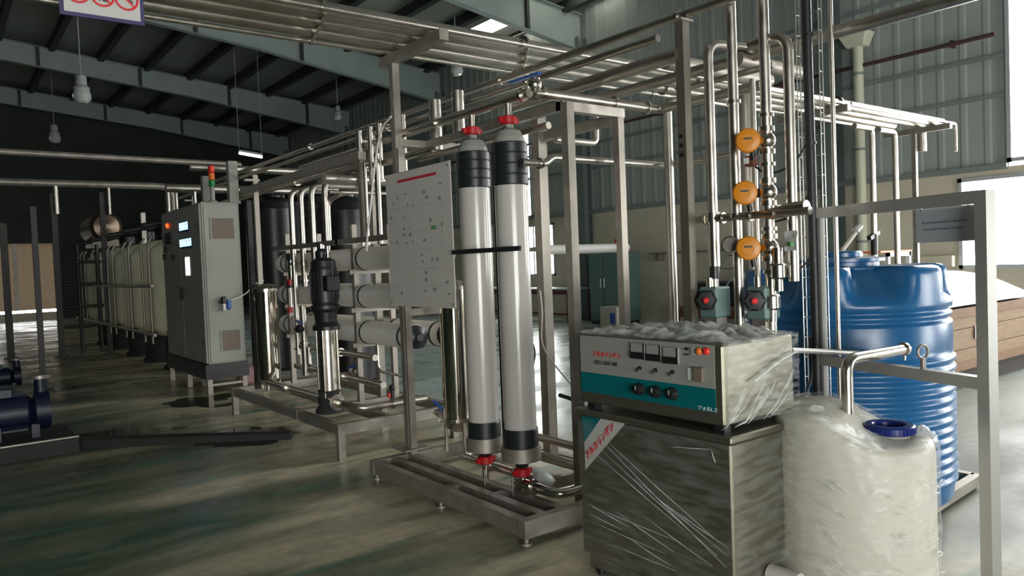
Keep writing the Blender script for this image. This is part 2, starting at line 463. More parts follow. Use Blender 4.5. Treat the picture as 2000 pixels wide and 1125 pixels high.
base_panel = obj('cladding_panel', clad(4.5, 5.52, WZ, ZT), 'clad_grey', wall_right)
yy = 5.52
while yy < YB - .5:
    if not (15.7 < yy + .5 < 16.7): again('cladding_panel', base_panel, wall_right, (0, yy - 4.5, 0))
    yy += 1.02
obj('cladding_panel', clad(15.72, 16.76, 5.1, ZT), 'clad_grey', wall_right)
obj('cladding_panel', clad(16.58, 16.76, WZ, 5.1), 'clad_grey', wall_right)
obj('cladding_panel', clad(15.72, 15.92, WZ, 5.1), 'clad_grey', wall_right)
obj('cladding_panel', clad(YF, -4.0, WZ, ZT), 'clad_grey', wall_right); obj('cladding_panel', clad(-4.0, -.6, 3.4, ZT), 'clad_grey', wall_right); obj('cladding_panel', clad(-.6, .4, WZ, ZT), 'clad_grey', wall_right)
obj('cladding_panel', clad(.4, 4.5, 7.2, ZT), 'clad_grey', wall_right)
for z in (3.75, 4.35, 5.62): obj('girt', MB().box((XW - .015, 4.5, z - .03), (XW + .02, YB, z + .03)), 'girt_grey', wall_right)
obj('flashing', MB().box((XW - .05, 4.5, WZ - .04), (XW + .01, YB, WZ + .05)), 'girt_grey', wall_right)

def window(name, y0, y1, z0, z1, mull, rail=None):
    f = MB(); x0, x1 = XW - .03, XW + .09; k = .06
    f.box((x0, y0, z0), (x1, y1, z0 + k)).box((x0, y0, z1 - k), (x1, y1, z1)).box((x0, y0, z0), (x1, y0 + k, z1)).box((x0, y1 - k, z0), (x1, y1, z1))
    o = struct(name, f, 'alu_frame')
    for m in mull: obj('mullion', MB().box((x0 + .01, m - .025, z0), (x1 - .01, m + .025, z1)), 'alu_frame', o)
    if rail: obj('transom', MB().box((x0 + .01, y0, rail - .03), (x1 - .01, y1, rail + .03)), 'alu_frame', o)
    ys = [y0 + k] + list(mull) + [y1 - k]
    for a, b in zip(ys, ys[1:]): obj('pane', MB().box((XW + .03, a + .02, z0 + k), (XW + .036, b - .02, z1 - k)), 'window_glass', o)
    return o
window('window_1', .8, 5.2, 1.11, 2.54, [2.0, 3.1, 4.15])
window('window_2', 15.05, 16.8, 1.1, 2.5, [15.92, 16.3], 1.86)
window('window_3', .4, 4.5, WZ + .06, 7.2, [1.8, 3.15])
window('fill_window', -4.0, -.6, .8, 3.4, [-2.9, -1.8])  # unseen window, added to throw more light on the right floor
window('window_4', 15.92, 16.58, WZ + .04, 5.1, [])

# back wall with a canvas-covered doorway
mb = MB().box((XL, YB, 0), (1.55, YB + .2, 9)).box((3.85, YB, 0), (XW + .3, YB + .2, 9)).box((1.55, YB, 2.95), (3.85, YB + .2, 9))
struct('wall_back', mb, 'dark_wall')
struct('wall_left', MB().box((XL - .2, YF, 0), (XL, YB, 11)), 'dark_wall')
struct('wall_front', MB().box((XL, YF - .2, 0), (-3.7, YF, 11)).box((-3.7, YF - .2, 2.6), (1.3, YF, 10.5)).box((1.3, YF - .2, 0), (8.0, YF, 9.6)).box((8.0, YF - .2, 2.6), (11.0, YF, 9.0)).box((11.0, YF - .2, 0), (XW, YF, 8.6)), 'dark_wall')  # both openings in this unseen wall are added to admit fill light
d1 = struct('door_1', MB().grid((1.6, YB + .1, .40), (2.2, 0, 0), (0, 0, 2.56), 20, 6, lambda a, b, p: .03 * math.sin(a * 40)), 'door_canvas')
obj('door_post', MB().box((3.72, YB - .05, 0), (3.85, YB + .05, 3.0)), 'frame_steel', d1)
obj('door_post', MB().box((2.35, YB + .02, .4), (2.5, YB + .07, 2.95)), 'frame_steel', d1)
obj('door_sill', MB().box((1.55, YB, 0), (3.85, YB + .2, .30)), 'masonry_cream', d1)

# roof: foil-backed sheets, purlins, skylights
SKY = [(11.75, 12.95, 14.9, 16.9), (11.9, 12.9, 12.3, 13.35), (10.9, 11.7, 12.6, 13.35)]
mb = MB()
def roofbox(x0, x1, y0, y1):
    mb.hexa([(x0, y0, ROOF(x0)), (x1, y0, ROOF(x1)), (x1, y1, ROOF(x1)), (x0, y1, ROOF(x0)), (x0, y0, ROOF(x0) + .05), (x1, y0, ROOF(x1) + .05), (x1, y1, ROOF(x1) + .05), (x0, y1, ROOF(x0) + .05)])
xs = sorted({XL - .3, XW + .4} | {v for s_ in SKY for v in s_[:2]}); ysr = sorted({YF, YB + .3} | {v for s_ in SKY for v in s_[2:]})
for xa, xb in zip(xs, xs[1:]):
    for ya, yb in zip(ysr, ysr[1:]):
        cx, cy = (xa + xb) / 2, (ya + yb) / 2
        if not any(s_[0] < cx < s_[1] and s_[2] < cy < s_[3] for s_ in SKY): roofbox(xa, xb, ya, yb)
ceiling = struct('ceiling', mb, 'roof_foil')
for (x0, x1, y0, y1) in SKY:
    mb = MB().add([(x0, y0, ROOF(x0) + .03), (x1, y0, ROOF(x1) + .03), (x1, y1, ROOF(x1) + .03), (x0, y1, ROOF(x0) + .03)], [(0, 1, 2, 3)])
    obj('skylight', mb, 'skylight_sheet', ceiling)
x = 12.4; first = None
while x > XL:
    z = ROOF(x)
    mb = MB().hexa([(x - .08, YF, z - .25), (x + .08, YF, z - .26), (x + .08, YB, z - .26), (x - .08, YB, z - .25), (x - .08, YF, z - .002), (x + .08, YF, z - .015), (x + .08, YB, z - .015), (x - .08, YB, z - .002)])
    if first is None: first = obj('purlin', mb, 'purlin_dark', ceiling); fx = x
    else: again('purlin', first, ceiling, (x - fx, 0, z - ROOF(fx)))
    x -= 1.32
# rafters and columns of the portal frames
rf = None
for i, y in enumerate((.7, 7.2, 13.7, 20.2, 26.7, 33.0)):
    if rf is None:
        X_ = [12.9, 10.2, 7.2, 3.0, 0.0, -12.0]; mb = MB()
        for a, b in zip(X_, X_[1:]):
            for (yo, yw) in ((-.005, .01),):
                mb.hexa([(b, y + yo, RBOT(b)), (a, y + yo, RBOT(a)), (a, y + yo + yw, RBOT(a)), (b, y + yo + yw, RBOT(b)), (b, y + yo, RTOP(b)), (a, y + yo, RTOP(a)), (a, y + yo + yw, RTOP(a)), (b, y + yo + yw, RTOP(b))])
            for fn, t in ((RBOT, -.014), (RTOP, .0)):
                mb.hexa([(b, y - .1, fn(b) + t), (a, y - .1, fn(a) + t), (a, y + .1, fn(a) + t), (b, y + .1, fn(b) + t), (b, y - .1, fn(b) + t + .014), (a, y - .1, fn(a) + t + .014), (a, y + .1, fn(a) + t + .014), (b, y + .1, fn(b) + t + .014)])
        rf = struct('rafter', mb, 'rafter_paint', loc=(0, y, 0)); y_first = y
        for xx in (11.2, 8.4, 5.6, 2.8, 0, -2.8, -5.6, -8.4):
            obj('stiffener', MB().box((xx - .04, y - .095, RBOT(xx) + .01), (xx + .04, y + .095, RTOP(xx) - .01)), 'purlin_dark', rf)
        z0 = RBOT(12.8)
        mb = MB().box((12.70, y - .13, 0), (12.72, y + .13, z0 + .3)).box((12.96, y - .13, 0), (12.98, y + .13, z0 + .3)).box((12.72, y - .008, 0), (12.96, y + .008, z0 + .3)).box((12.6, y - .18, 0), (13.0, y + .18, .02))
        co = struct('column', mb, 'column_paint', loc=(12.85, y, 0))
    else:
        r_ = dup(rf, (0, y - y_first, 0)); c_ = dup(co, (0, y - y_first, 0))
rp = MB().tube([(XW - .10, 4.6, 4.66), (XW - .10, 33, 4.66)], .035, 8)
t = thing('fire_pipe', 'long dark red fire pipe running high along the grey cladding wall', 'pipe', (XW - .1, 4.6, 4.66)); obj('tube', rp, 'pipe_red_paint', t)
for k in range(9): obj('bracket', MB().box((XW - .12, 5.2 + 3 * k, 4.61), (XW + .01, 5.24 + 3 * k, 4.72)), 'pipe_red_paint', t)
yd = 6.72
t = thing('rain_downpipe', 'cream rain downpipe with a box hopper on the grey wall', 'downpipe', (XW - .12, yd, 0))
obj('tube', MB().tube([(XW - .12, yd, .0), (XW - .12, yd, 5.0)], .085, 14), 'downpipe_cream', t)
obj('hopper', MB().hexa([(XW - .24, yd - .14, 4.98), (XW - .01, yd - .14, 4.98), (XW - .01, yd + .14, 4.98), (XW - .24, yd + .14, 4.98), (XW - .34, yd - .25, 5.2), (XW - .01, yd - .25, 5.2), (XW - .01, yd + .25, 5.2), (XW - .34, yd + .25, 5.2)]), 'downpipe_cream', t)
for z in (1.6, 3.2, 4.5): obj('strap', MB().cyl((XW - .12, yd, z), (XW - .12, yd, z + .04), .095, 14), 'girt_grey', t)

# floor marks that have a shape of their own
def blob(name, cx, cy, rx, ry, z, m, seed, n=40):
    mb = MB(); vs = [(cx, cy, z)]
    for i in range(n):
        t_ = 2 * PI * i / n; k = .75 + .5 * noise.noise(V((math.cos(t_) * 1.6 + seed, math.sin(t_) * 1.6, seed)))
        vs.append((cx + rx * k * math.cos(t_), cy + ry * k * math.sin(t_), z))
    mb.add(vs, [(0, i + 1, (i + 1) % n + 1) for i in range(n)])
    return tag(obj(name, mb, m), *LBL[name + str(seed)], kind='stuff')
LBL = {'puddle1': ('dark wet puddle on the floor just behind the low kerb', 'puddle'),
       'puddle2': ('dark puddle of water at the osmosis skid end of the kerb', 'puddle'),
       'puddle3': ('small wet patch under the electrical cabinet plinth', 'puddle')}
blob('puddle', 1.15, 8.0, .95, .32, .003, 'wet_floor', 1)
blob('puddle', 2.15, 7.0, .62, .55, .003, 'wet_floor', 2)
blob('puddle', 2.45, 9.3, .55, .6, .003, 'wet_floor', 3)

# ================================================================== HIGH-BAY LAMPS
def lamp(p, k, label):
    p = V(p); t = thing('high_bay_lamp', label, 'lamp', p, 'high bay lamps hanging under the roof')
    obj('cord', MB().tube([p + V((0, 0, .45 * k)), (p.x, p.y, ROOF(p.x) - .01)], .012, 6), 'lamp_cap', t)
    obj('gear_box', MB().lathe(p, [(.05 * k, .46 * k), (.11 * k, .44 * k), (.12 * k, .22 * k), (.17 * k, .18 * k), (.17 * k, .14 * k)], 16), 'lamp_cap', t)
    obj('reflector', MB().lathe(p, [(.15 * k, .15 * k), (.19 * k, .02 * k), (.19 * k, -.06 * k), (.15 * k, -.13 * k), (.10 * k, -.17 * k)], 18), 'lamp_glass', t)
    return t
lamp(atY(160, 187, 19.3), 1.0, 'pendant high bay lamp with glass reflector, largest at the upper left')
lamp(atY(107, 270, 30), 1.0, 'small far pendant lamp below the second rafter, at far left')
lamp(atY(660, 228, 22.5), .75, 'pendant lamp on a long cord left of the pipe support post')
lamp(atY(892, 137, 15.5), .8, 'pendant lamp just below the big header pipes')
p = atY(490, 303, 22)
t = thing('tube_light', 'lit white fluorescent tube hung in the dark above the pipe rack', 'lamp', p)
a, b = atY(467, 299, 22), atY(512, 307, 22)
obj('tube', MB().cyl(a, b, .035, 10), 'tube_lit', t); obj('batten', MB().beam(a + V((0, 0, .07)), b + V((0, 0, .07)), .09, .06), 'lamp_cap', t)
for q in (a, b): obj('suspension_wire', MB().tube([q + V((0, 0, .08)), (q.x, q.y, ROOF(q.x) - .01)], .008, 5), 'lamp_cap', t)

# ================================================================== BIG HEADER PIPES ON T SUPPORTS
ZA = 3.03
HP = [(.020, 4.22, 'thin steel pipe on the near edge of the overhead pipe bundle', 10.5),
      (.056, 4.37, 'thick overhead steel header pipe, second from the near edge', 10.45),
      (.052, 4.545, 'thick overhead steel header pipe in the middle of the bundle', 10.3),
      (.050, 4.74, 'overhead steel header pipe at the far edge of the bundle', 9.95),
      (.018, 4.875, 'thin steel pipe at the far edge of the overhead bundle', 9.7)]
for i, (r, y, lab, xe) in enumerate(HP):
    z = ZA + r
    pts = [(-2.5, y, z), (xe, y, z)]
    if i in (0, 2): pts += [(xe, y, z - .35)]
    pipe('header_pipe', lab, pts, r, 'pipe_steel', rings=[((xx, y, z), (1, 0, 0)) for xx in (1.9 + .05 * i, 3.4 + .13 * i, 5.5, 7.9)], n=16, group='overhead header pipes')
def t_support(x, label, y0=4.15, y1=4.98, ybase=4.6, zb=0.0):
    t = thing('pipe_support', label, 'support', (x, ybase, zb))
    obj('post', MB().beam((x, ybase, zb), (x, ybase, ZA - .07), .055, .055), 'frame_steel', t)
    obj('arm', MB().beam((x, y0, ZA - .035), (x, y1, ZA - .035), .07, .07), 'frame_steel', t)
    obj('base_plate', MB().box((x - .1, ybase - .1, zb), (x + .1, ybase + .1, zb + .012)), 'frame_steel', t)
    return t
t_support(2.70, 'steel T post rising from the membrane skid to carry the pipe bundle', ybase=4.83, zb=.17)
t_support(7.75, 'steel T support behind the cable tray carrying the far pipe bundle')
t_support(10.2, 'T support at the far right end of the overhead pipes')
for k, (px, py0, py1, lab) in enumerate(((1703, 283, 462, 'steel drop pipe with a black valve, left of the far T support'), (1748, 288, 480, 'steel drop pipe just left of the far right T support'))):
    a = atY(px, py0, 4.55); b = atY(px + 6, py1, 4.55)
    t = thing('drop_pipe', lab, 'pipe', (a.x, a.y, 0))
    zlo = b.z if k == 0 else .6
    obj('tube', MB().tube([(a.x - .4, a.y, ZA + .05 - .15), (a.x, a.y, ZA + .05 - .15), (a.x, a.y, zlo)], .035, 12), 'pipe_steel', t)
    if k == 0:
        obj('valve', MB().cyl((a.x, a.y, zlo + .03), (a.x, a.y, zlo - .22), .04).beam((a.x - .12, a.y, zlo - .02), (a.x + .10, a.y, zlo + .05), .05, .05), 'black_plastic', t)
        obj('lower_tube', MB().cyl((a.x, a.y, zlo - .22), (a.x, a.y, 0), .035), 'pipe_steel', t)
    else: obj('foot', MB().cyl((a.x, a.y, 0), (a.x, a.y, .6), .045), 'pipe_steel', t)

# prohibition sign hanging from the header pipes
a = atY(122, 22, 4.17); b = atY(277, 47, 4.17); ys_ = 4.17; zb_ = (a.z + b.z) / 2
t = thing('prohibition_sign', 'white sign with blue border and three red prohibition circles', 'sign', ((a.x + b.x) / 2, ys_, zb_))
obj('border', MB().box((a.x - .012, ys_ - .006, zb_ - .012), (b.x + .012, ys_ + .006, zb_ + .33)), 'sign_violet', t)
obj('board', MB().box((a.x + .006, ys_ - .009, zb_ + .006), (b.x - .006, ys_ - .005, zb_ + .31)), 'label_white', t)
wd = b.x - a.x
for k in range(3):
    c = V((a.x + wd * (.19 + .31 * k), ys_ - .011, zb_ + .105)); R = .050
    mb = MB().torus(c, R, .0055, (0, 1, 0), 24, 6); obj('prohibition_ring', mb, 'print_red', t)
    obj('prohibition_bar', MB().beam(c + V((-.033, 0, .033)), c + V((.033, 0, -.033)), .004, .008), 'print_red', t)
    f = MB()
    if k == 0: f.ball(c + V((0, .001, .005)), .018, 8, 6).beam(c + V((-.02, 0, -.02)), c + V((.02, 0, -.02)), .004, .012)
    if k == 1: f.beam(c + V((-.014, .001, -.028)), c + V((.004, .001, .03)), .004, .022).beam(c + V((0, .001, -.02)), c + V((.028, .001, -.024)), .004, .014)
    if k == 2: f.beam(c + V((-.034, .001, .004)), c + V((.02, .001, .018)), .004, .016).beam(c + V((0, .001, .01)), c + V((.028, .001, -.014)), .004, .010)
    obj('pictogram', f, 'print_dark', t)
for xx in (a.x + .05, b.x - .05): obj('hanger', MB().tube([(xx, ys_, zb_ + .33), (xx, ys_, 3.02)], .004, 5), 'wire_bright', t)

# ================================================================== MEMBRANE (ULTRAFILTRATION) SKID
XM = 2.75
t = thing('membrane_skid', 'low brown steel skid frame with tall posts under two white upright membranes', 'frame', (2.9, 3.98, 0))
K = 'frame_steel'
Y0, Y1 = 3.09, 4.86
for i, x in enumerate((2.415, 2.55, 2.69, 3.46)):
    obj('base_rail', MB().box((x - .028, Y0, .045), (x + .028, Y1, .135)), K, t)
for y in (Y0 + .026, Y1 - .026): obj('cross_member', MB().box((2.383, y - .03, .043), (3.492, y + .03, .137)), K, t)
obj('cross_member', MB().box((2.44, 3.93, .06), (2.53, 3.98, .128)), K, t)
obj('cross_member', MB().box((2.57, 3.60, .06), (3.44, 3.65, .128)), K, t)
for (x, y) in ((2.415, 3.12), (2.415, 4.82), (3.46, 3.12), (3.46, 4.82), (2.415, 3.97)):
    obj('foot', MB().cyl((x, y, .012), (x, y, .05), .014).cyl((x, y, 0), (x, y, .013), .03), K, t)
def post(x, y, z0, z1, w=.055, nm='post', m=K): return obj(nm, MB().box((x - w / 2, y - w / 2, z0), (x + w / 2, y + w / 2, z1)), m, t)
post(2.945, 3.26, .06, 2.41); post(3.40, 3.30, .13, 2.41, .05); post(3.36, 4.02, .13, 2.50, .075)
obj('board_post', MB().beam((2.70, 4.80, .13), (2.70, 4.80, 2.35), .05), K, t)
obj('top_rail', MB().box((2.92, 3.27, 2.365), (3.43, 3.33, 2.42)), 'pipe_steel', t)
obj('top_rail', MB().box((3.37, 3.33, 2.33), (3.43, 4.10, 2.39)), K, t)
obj('top_rail', MB().box((2.92, 3.29, 2.37), (2.97, 4.83, 2.42)), K, t)
obj('top_rail', MB().box((2.70, 4.80, 2.37), (3.36, 4.86, 2.42)), K, t)
obj('mid_rail', MB().box((2.72, 4.80, 1.14), (3.36, 4.85, 1.19)), K, t)
obj('post', MB().box((3.32, 4.79, .13), (3.38, 4.85, 2.42)), K, t)

def membrane(px, pyc, ys, label):
    c = atX(px, pyc, XM); cy = c.y
    z = lambda y, pxx: atX(pxx, y, XM).z
    (capt, colt, colb, whb, blkb, ringb, lowb, redb, stub) = ys
    pt, pb = px - 20, px + 7
    Z = [z(capt, pt), z(colt, pt), z(colb, pt), z(whb, pb), z(blkb, pb), z(ringb, pb), z(lowb, pb), z(redb, pb), z(stub, pb)]
    t = thing('membrane_module', label, 'membrane filter', (XM, cy, Z[8]), 'upright white membrane modules')
    C = V((XM, cy, 0)); R = .099
    obj('housing', MB().cyl((XM, cy, Z[3] - .02), (XM, cy, Z[2] + .02), R, 32), 'white_pvc', t)
    pr = [(R + .006, Z[2])]; n = 4
    for i in range(n):
        h = Z[2] + (Z[1] - Z[2]) * i / n; hh = (Z[1] - Z[2]) / n
        pr += [(R + .006, h), (R + .009, h + hh * .08), (R + .009, h + hh * .90), (R + .006, h + hh * .97)]
    pr += [(R + .004, Z[1])]
    obj('upper_collar', MB().lathe(C, pr, 32), 'black_rubber', t)
    obj('top_cap', MB().lathe(C, [(R * .98, Z[1]), (R * .92, Z[1] + .03), (R * .70, Z[1] + .07), (R * .45, Z[0] - .01), (.030, Z[0]), (.028, Z[0] + .02)], 28), 'panel_grey', t)
    obj('lower_collar', MB().lathe(C, [(R + .005, Z[3]), (R + .008, Z[3] - .01), (R + .008, Z[4])], 32, cap=False), 'black_rubber', t)
    obj('support_ring', MB().lathe(C, [(R + .010, Z[4] + .01), (R + .022, Z[4] + .01), (R + .022, Z[5]), (R + .010, Z[5])], 32), 'frame_steel', t)
    obj('bottom_cap', MB().lathe(C, [(R, Z[5] + .01), (R * .8, Z[5] - .012), (.042, Z[5] - .03), (.036, Z[6] - .005)], 28), 'black_plastic', t)
    for nm, zz in (('bottom_coupling', (Z[6] + Z[7]) / 2), ('top_coupling', Z[0] + .045)):
        mb = MB().lathe((XM, cy, zz), [(.040, -.026), (.050, -.020), (.050, .020), (.040, .026)], 20)
        cp = obj(nm, mb, 'coupling_red', t)
        obj('coupling_bolt', MB().box((XM - .070, cy - .012, zz - .014), (XM - .045, cy + .012, zz + .014)).box((XM + .045, cy - .012, zz - .014), (XM + .070, cy + .012, zz + .014)), 'coupling_red', cp)
    obj('top_stub', MB().cyl((XM, cy, Z[0] + .06), (XM, cy, 2.445), .021, 14), 'pipe_steel', t)
    obj('sample_lever', MB().tube([(XM - .03, cy - .02, Z[0] + .005), (XM - .14, cy - .02, Z[0] - .045)], .004, 6), 'black_plastic', t)
    obj('bottom_stub', MB().cyl((XM, cy, Z[8]), (XM, cy, Z[7] + .01), .024, 14), 'bright_steel', t)
    return cy, Z
c1, Z1 = membrane(936, 600, (272, 300, 370, 820, 853, 876, 886, 905, 937), 'white upright membrane module nearer the flow diagram board')
c2, Z2 = membrane(1007, 600, (252, 282, 365, 834, 872, 895, 908, 930, 968), 'white upright membrane module nearer the steel cabinet')
# strap across both modules
zs = atX(950, 489, XM - .11).z
tag(obj('module_strap', MB().box((XM - .125, c1 - .0 + .10, zs - .014), (XM - .112, c2 - .22, zs + .014)), 'black_rubber'), 'black bar strapped across both white upright membranes', 'strap')
tag(obj('module_conduit', MB().cyl((XM + .02, (c1 + c2) / 2 - .0, .30), (XM + .02, (c1 + c2) / 2, 2.02), .013), 'black_rubber'), 'thin dark conduit standing between the two white membranes', 'conduit')

# pipes of the membrane skid
zh = 2.465
pipe('filtrate_header', 'steel header pipe along the tops of the upright membranes', [(XM, 4.95, zh), (XM, 3.36, zh)], .027, rings=[((XM, 3.42, zh), (0, 1, 0)), ((XM, 4.35, zh), (0, 1, 0))])
pts = [(2.80, 3.38, 2.475), (3.88, 3.38, 2.475), (3.88, 2.60, 2.475)]
pipe('crossover_pipe', 'upper steel crossover pipe from the membrane header to the square post', pts, .030, rings=[((2.86, 3.38, 2.475), (1, 0, 0)), ((3.45, 3.38, 2.475), (1, 0, 0)), ((3.75, 3.38, 2.475), (1, 0, 0))])
pts = [(2.72, 3.42, 2.075), (2.90, 3.42, 2.075), (2.95, 3.42, 2.115), (3.98, 3.42, 2.115), (3.98, 2.88, 2.115)]
pipe('return_pipe', 'lower steel crossover pipe with clamps behind the front skid post', pts, .023, rings=[((2.86, 3.42, 2.075), (1, 0, 0)), ((3.50, 3.42, 2.115), (1, 0, 0))])
a = atY(1085, 272, 3.9); b = atY(1164, 280, 3.9); c = atY(1164, 215, 3.9)
pipe('loop_pipe', 'steel pipe loop with an upward elbow behind the top rail', [(a.x, 3.9, b.z), (b.x, 3.9, b.z), (b.x, 3.9, c.z + .1)], .024)
pipe('concentrate_header', 'lower steel header pipe behind the membrane tops', [(2.92, 4.9, 2.30), (2.92, 3.40, 2.30)], .022)
for k, (px, y0, y1) in enumerate(((849, 196, 262), (893, 178, 240))):
    a = atX(px, y0, 3.0); b = atX(px, y1, 3.0)
    pipe('riser_stub', ('short thick riser between rack pipes, nearer the T post', 'short thick riser between rack pipes, nearer the membranes')[k], [(3.0, a.y, b.z - .12), (3.0, a.y, a.z)], .046, n=16)
a, b = atY(1108, 487, 4.25), atY(1224, 484, 4.25)
t = thing('brine_pipe', 'white plastic pipe with a red fitting, level behind the skid posts', 'pipe', (a.x, 4.25, a.z))
obj('tube', MB().cyl((a.x - .25, 4.25, a.z), (b.x, 4.25, a.z), .036, 16), 'label_white', t); xm_ = a.x + (b.x - a.x) * .84
obj('coupling', MB().cyl((xm_ - .03, 4.25, a.z), (xm_ + .03, 4.25, a.z), .043, 16), 'frame_steel', t); obj('red_knob', MB().cyl((xm_, 4.25, a.z + .03), (xm_, 4.25, a.z + .07), .025, 12), 'coupling_red', t)
obj('bracket', MB().box((3.35, 4.05, a.z - .012), (3.37, 4.25, a.z + .012)), 'frame_steel', t)
# blue handled valve on the header
p = V((XM + .04, 3.36, 2.56)); t = thing('ball_valve', 'steel valve with blue lever on top of the membrane header', 'valve', p)
obj('body', MB().cyl(p + V((0, 0, -.09)), p + V((0, 0, -.01)), .034).ball(p + V((0, 0, -.045)), .044), 'bright_steel', t)
obj('lever', MB().beam(p + V((0, .22, .01)), p + V((0, -.05, .01)), .03, .012), 'handle_blue', t)
# bottom feed pipes
zf = .185
XF = XM + .10; zf = .165
pts = [(3.20, atX(903, 905, XM).y + .12, zf), (XF, atX(900, 903, XM).y + .12, zf), (XF, c2 + .02, zf)]
pipe('feed_pipe', 'steel feed pipe with an elbow under the upright membranes', pts, .028, rings=[((XF, c1 + .08, zf), (0, 1, 0)), ((XF, c2 + .16, zf), (0, 1, 0))])
pts = [(XM, c2 + .08, .15), (XM, 3.33, .17), (3.20, 3.33, .17)]
pipe('drain_pipe', 'bright steel elbow pipe at the near end of the membrane skid', [(XM, c2 + .05, .165), (XM, 3.24, .165), (3.35, 3.24, .165)], .030, 'bright_steel', rings=[((XM, c2 - .10, .165), (0, 1, 0))], bend=.09)
for k, (px, py, h) in enumerate(((955, 945, .10), (1010, 965, .10))):
    q = atZ(px, py, .14); pipe('bleed_tap', ('thin upright bleed tap under the first membrane', 'thin upright bleed tap under the second membrane')[k], [(q.x - .03, q.y, .135), (q.x - .03, q.y, .135 + h)], .007, 'bright_steel')
pts = [atX(1045, 855, 3.05), atX(1080, 885, 3.05), atX(1112, 905, 3.05)]
pipe('side_pipe', 'slanting steel pipe behind the second membrane foot', [(3.05, 3.95, .36), (3.05, 3.30, .36)], .026)
pipe('side_pipe', 'low steel pipe on the skid floor by the plastic bag', [(3.16, 4.3, .20), (3.16, 3.30, .20)], .030)
tag(obj('drain_hose', MB().tube([(3.20, 3.72, .62), (3.22, 3.58, .60), (3.24, 3.5, .45), (3.24, 3.48, .16)], .014, 8, .12), 'rubber_hose'), 'black bent hose dropping behind the skid post', 'hose')
tag(obj('instrument_hose', MB().tube([(3.30, 4.0, 1.30), (3.2, 3.86, 1.15), (3.14, 3.82, .95), (3.2, 3.74, .80), (3.24, 3.6, .66)], .005, 6, .1), 'white_cord'), 'thin pale hose hanging along the grey skid post', 'hose')
tag(obj('instrument_hose', MB().tube([(2.98, 3.88, 1.24), (2.96, 3.80, 1.1), (3.02, 3.72, .95), (3.0, 3.74, .80), (3.05, 3.9, .70)], .006, 6, .1), 'rubber_hose'), 'thin black hose curving beside the right membrane', 'hose')
# crumpled bag
p = atZ(1058, 944, .14); mb = MB()
vs = []; n = 12
mb.lathe(p, [(.002, .075), (.03, .07), (.055, .045), (.075, .02), (.08, 0)], 14, fn=lambda a_, h, r: r * (1 + .45 * noise.noise(V((math.cos(a_) * 2, math.sin(a_) * 2, h * 40)))))
tag(obj('plastic_bag', mb, 'bag_white'), 'crumpled white plastic bag lying on the membrane skid', 'bag')
q = atZ(1030, 930, .18); tag(obj('drain_tap', MB().ball(q, .020).cyl(q, q + V((.06, 0, 0)), .010), 'coupling_red'), 'small red knob lying beside the crumpled white bag', 'knob')

# cartridge filter behind the first membrane
fx, fy = 2.985, 4.62
t = thing('cartridge_filter', 'tall polished steel filter housing behind the left membrane', 'filter', (fx, fy, .135))
obj('body', MB().cyl((fx, fy, .36), (fx, fy, 1.32), .104, 32), 'polished_steel', t)
obj('lid', MB().lathe((fx, fy, 1.32), [(.118, 0), (.118, .025), (.09, .05), (.04, .07)], 28), 'bright_steel', t)
obj('clamp_band', MB().lathe((fx, fy, .36), [(.104, 0), (.122, .002), (.122, .03), (.104, .032)], 28), 'bright_steel', t)
obj('bottom_dish', MB().lathe((fx, fy, .36), [(.104, 0), (.09, -.05), (.04, -.08)], 24), 'bright_steel', t)
for k in range(3):
    a_ = 2 * PI * k / 3 + .4; e = V((fx + .09 * math.cos(a_), fy + .09 * math.sin(a_), 0))
    obj('leg', MB().cyl(e + V((0, 0, .135)), e + V((0, 0, .36)), .012), 'pipe_steel', t)
for k in range(4):
    a_ = 2 * PI * k / 4 + .9; e = V((fx + .122 * math.cos(a_), fy + .122 * math.sin(a_), .37))
    obj('eye_bolt', MB().torus(e, .020, .005, (math.cos(a_ + PI / 2), math.sin(a_ + PI / 2), 0), 12, 6), 'bright_steel', t)
p = V((fx - .03, fy + .21, .42)); t = thing('drain_valve', 'small steel valve with a blue lever beside the polished filter', 'valve', p)
obj('body', MB().cyl(p + V((0, -.10, -.03)), p + V((0, .05, -.03)), .022).ball(p + V((0, 0, -.03)), .033), 'bright_steel', t)
obj('lever', MB().beam(p + V((0, -.07, .0)), p + V((0, .07, .05)), .026, .010), 'handle_blue', t)

# flow diagram board
yb0, yb1, zb0, zb1 = 4.07, 4.94, 1.215, 2.17
XB = 2.655
t = thing('diagram_board', 'white acrylic flow diagram board with red title on the skid', 'board', (XB, (yb0 + yb1) / 2, zb0))
obj('sheet', MB().bevbox((XB - .004, yb0, zb0), (XB + .004, yb1, zb1), .003), 'board_white', t)
uy, uz = V((0, -1, 0)), V((0, 0, 1))
def onb(u, v): return V((XB - .006, yb1 - u * (yb1 - yb0), zb1 - v * (zb1 - zb0)))
obj('title_line', MB().box((XB - .0065, yb1 - .70, zb1 - .074), (XB - .0045, yb1 - .18, zb1 - .056)), 'print_red', t)
rg = random.Random(3)
sy = MB(); ln = MB()
spots = [(.12, .22), (.2, .19), (.33, .17), (.36, .25), (.45, .26), (.62, .18), (.66, .22), (.86, .14), (.84, .24), (.08, .33), (.30, .34), (.28, .42), (.38, .42), (.28, .47), (.38, .47), (.70, .38), (.86, .42), (.16, .52), (.32, .53), (.42, .52), (.6, .52), (.55, .62), (.56, .67), (.7, .66), (.78, .66), (.6, .75), (.60, .80), (.58, .88), (.72, .87), (.9, .82), (.92, .9), (.2, .9), (.1, .86)]
for (u, v) in spots:
    c = onb(u, v); w_, h_ = rg.uniform(.008, .022), rg.uniform(.005, .014)
    sy.box((XB - .006, c.y - w_, c.z - h_), (XB - .0042, c.y + w_, c.z + h_))
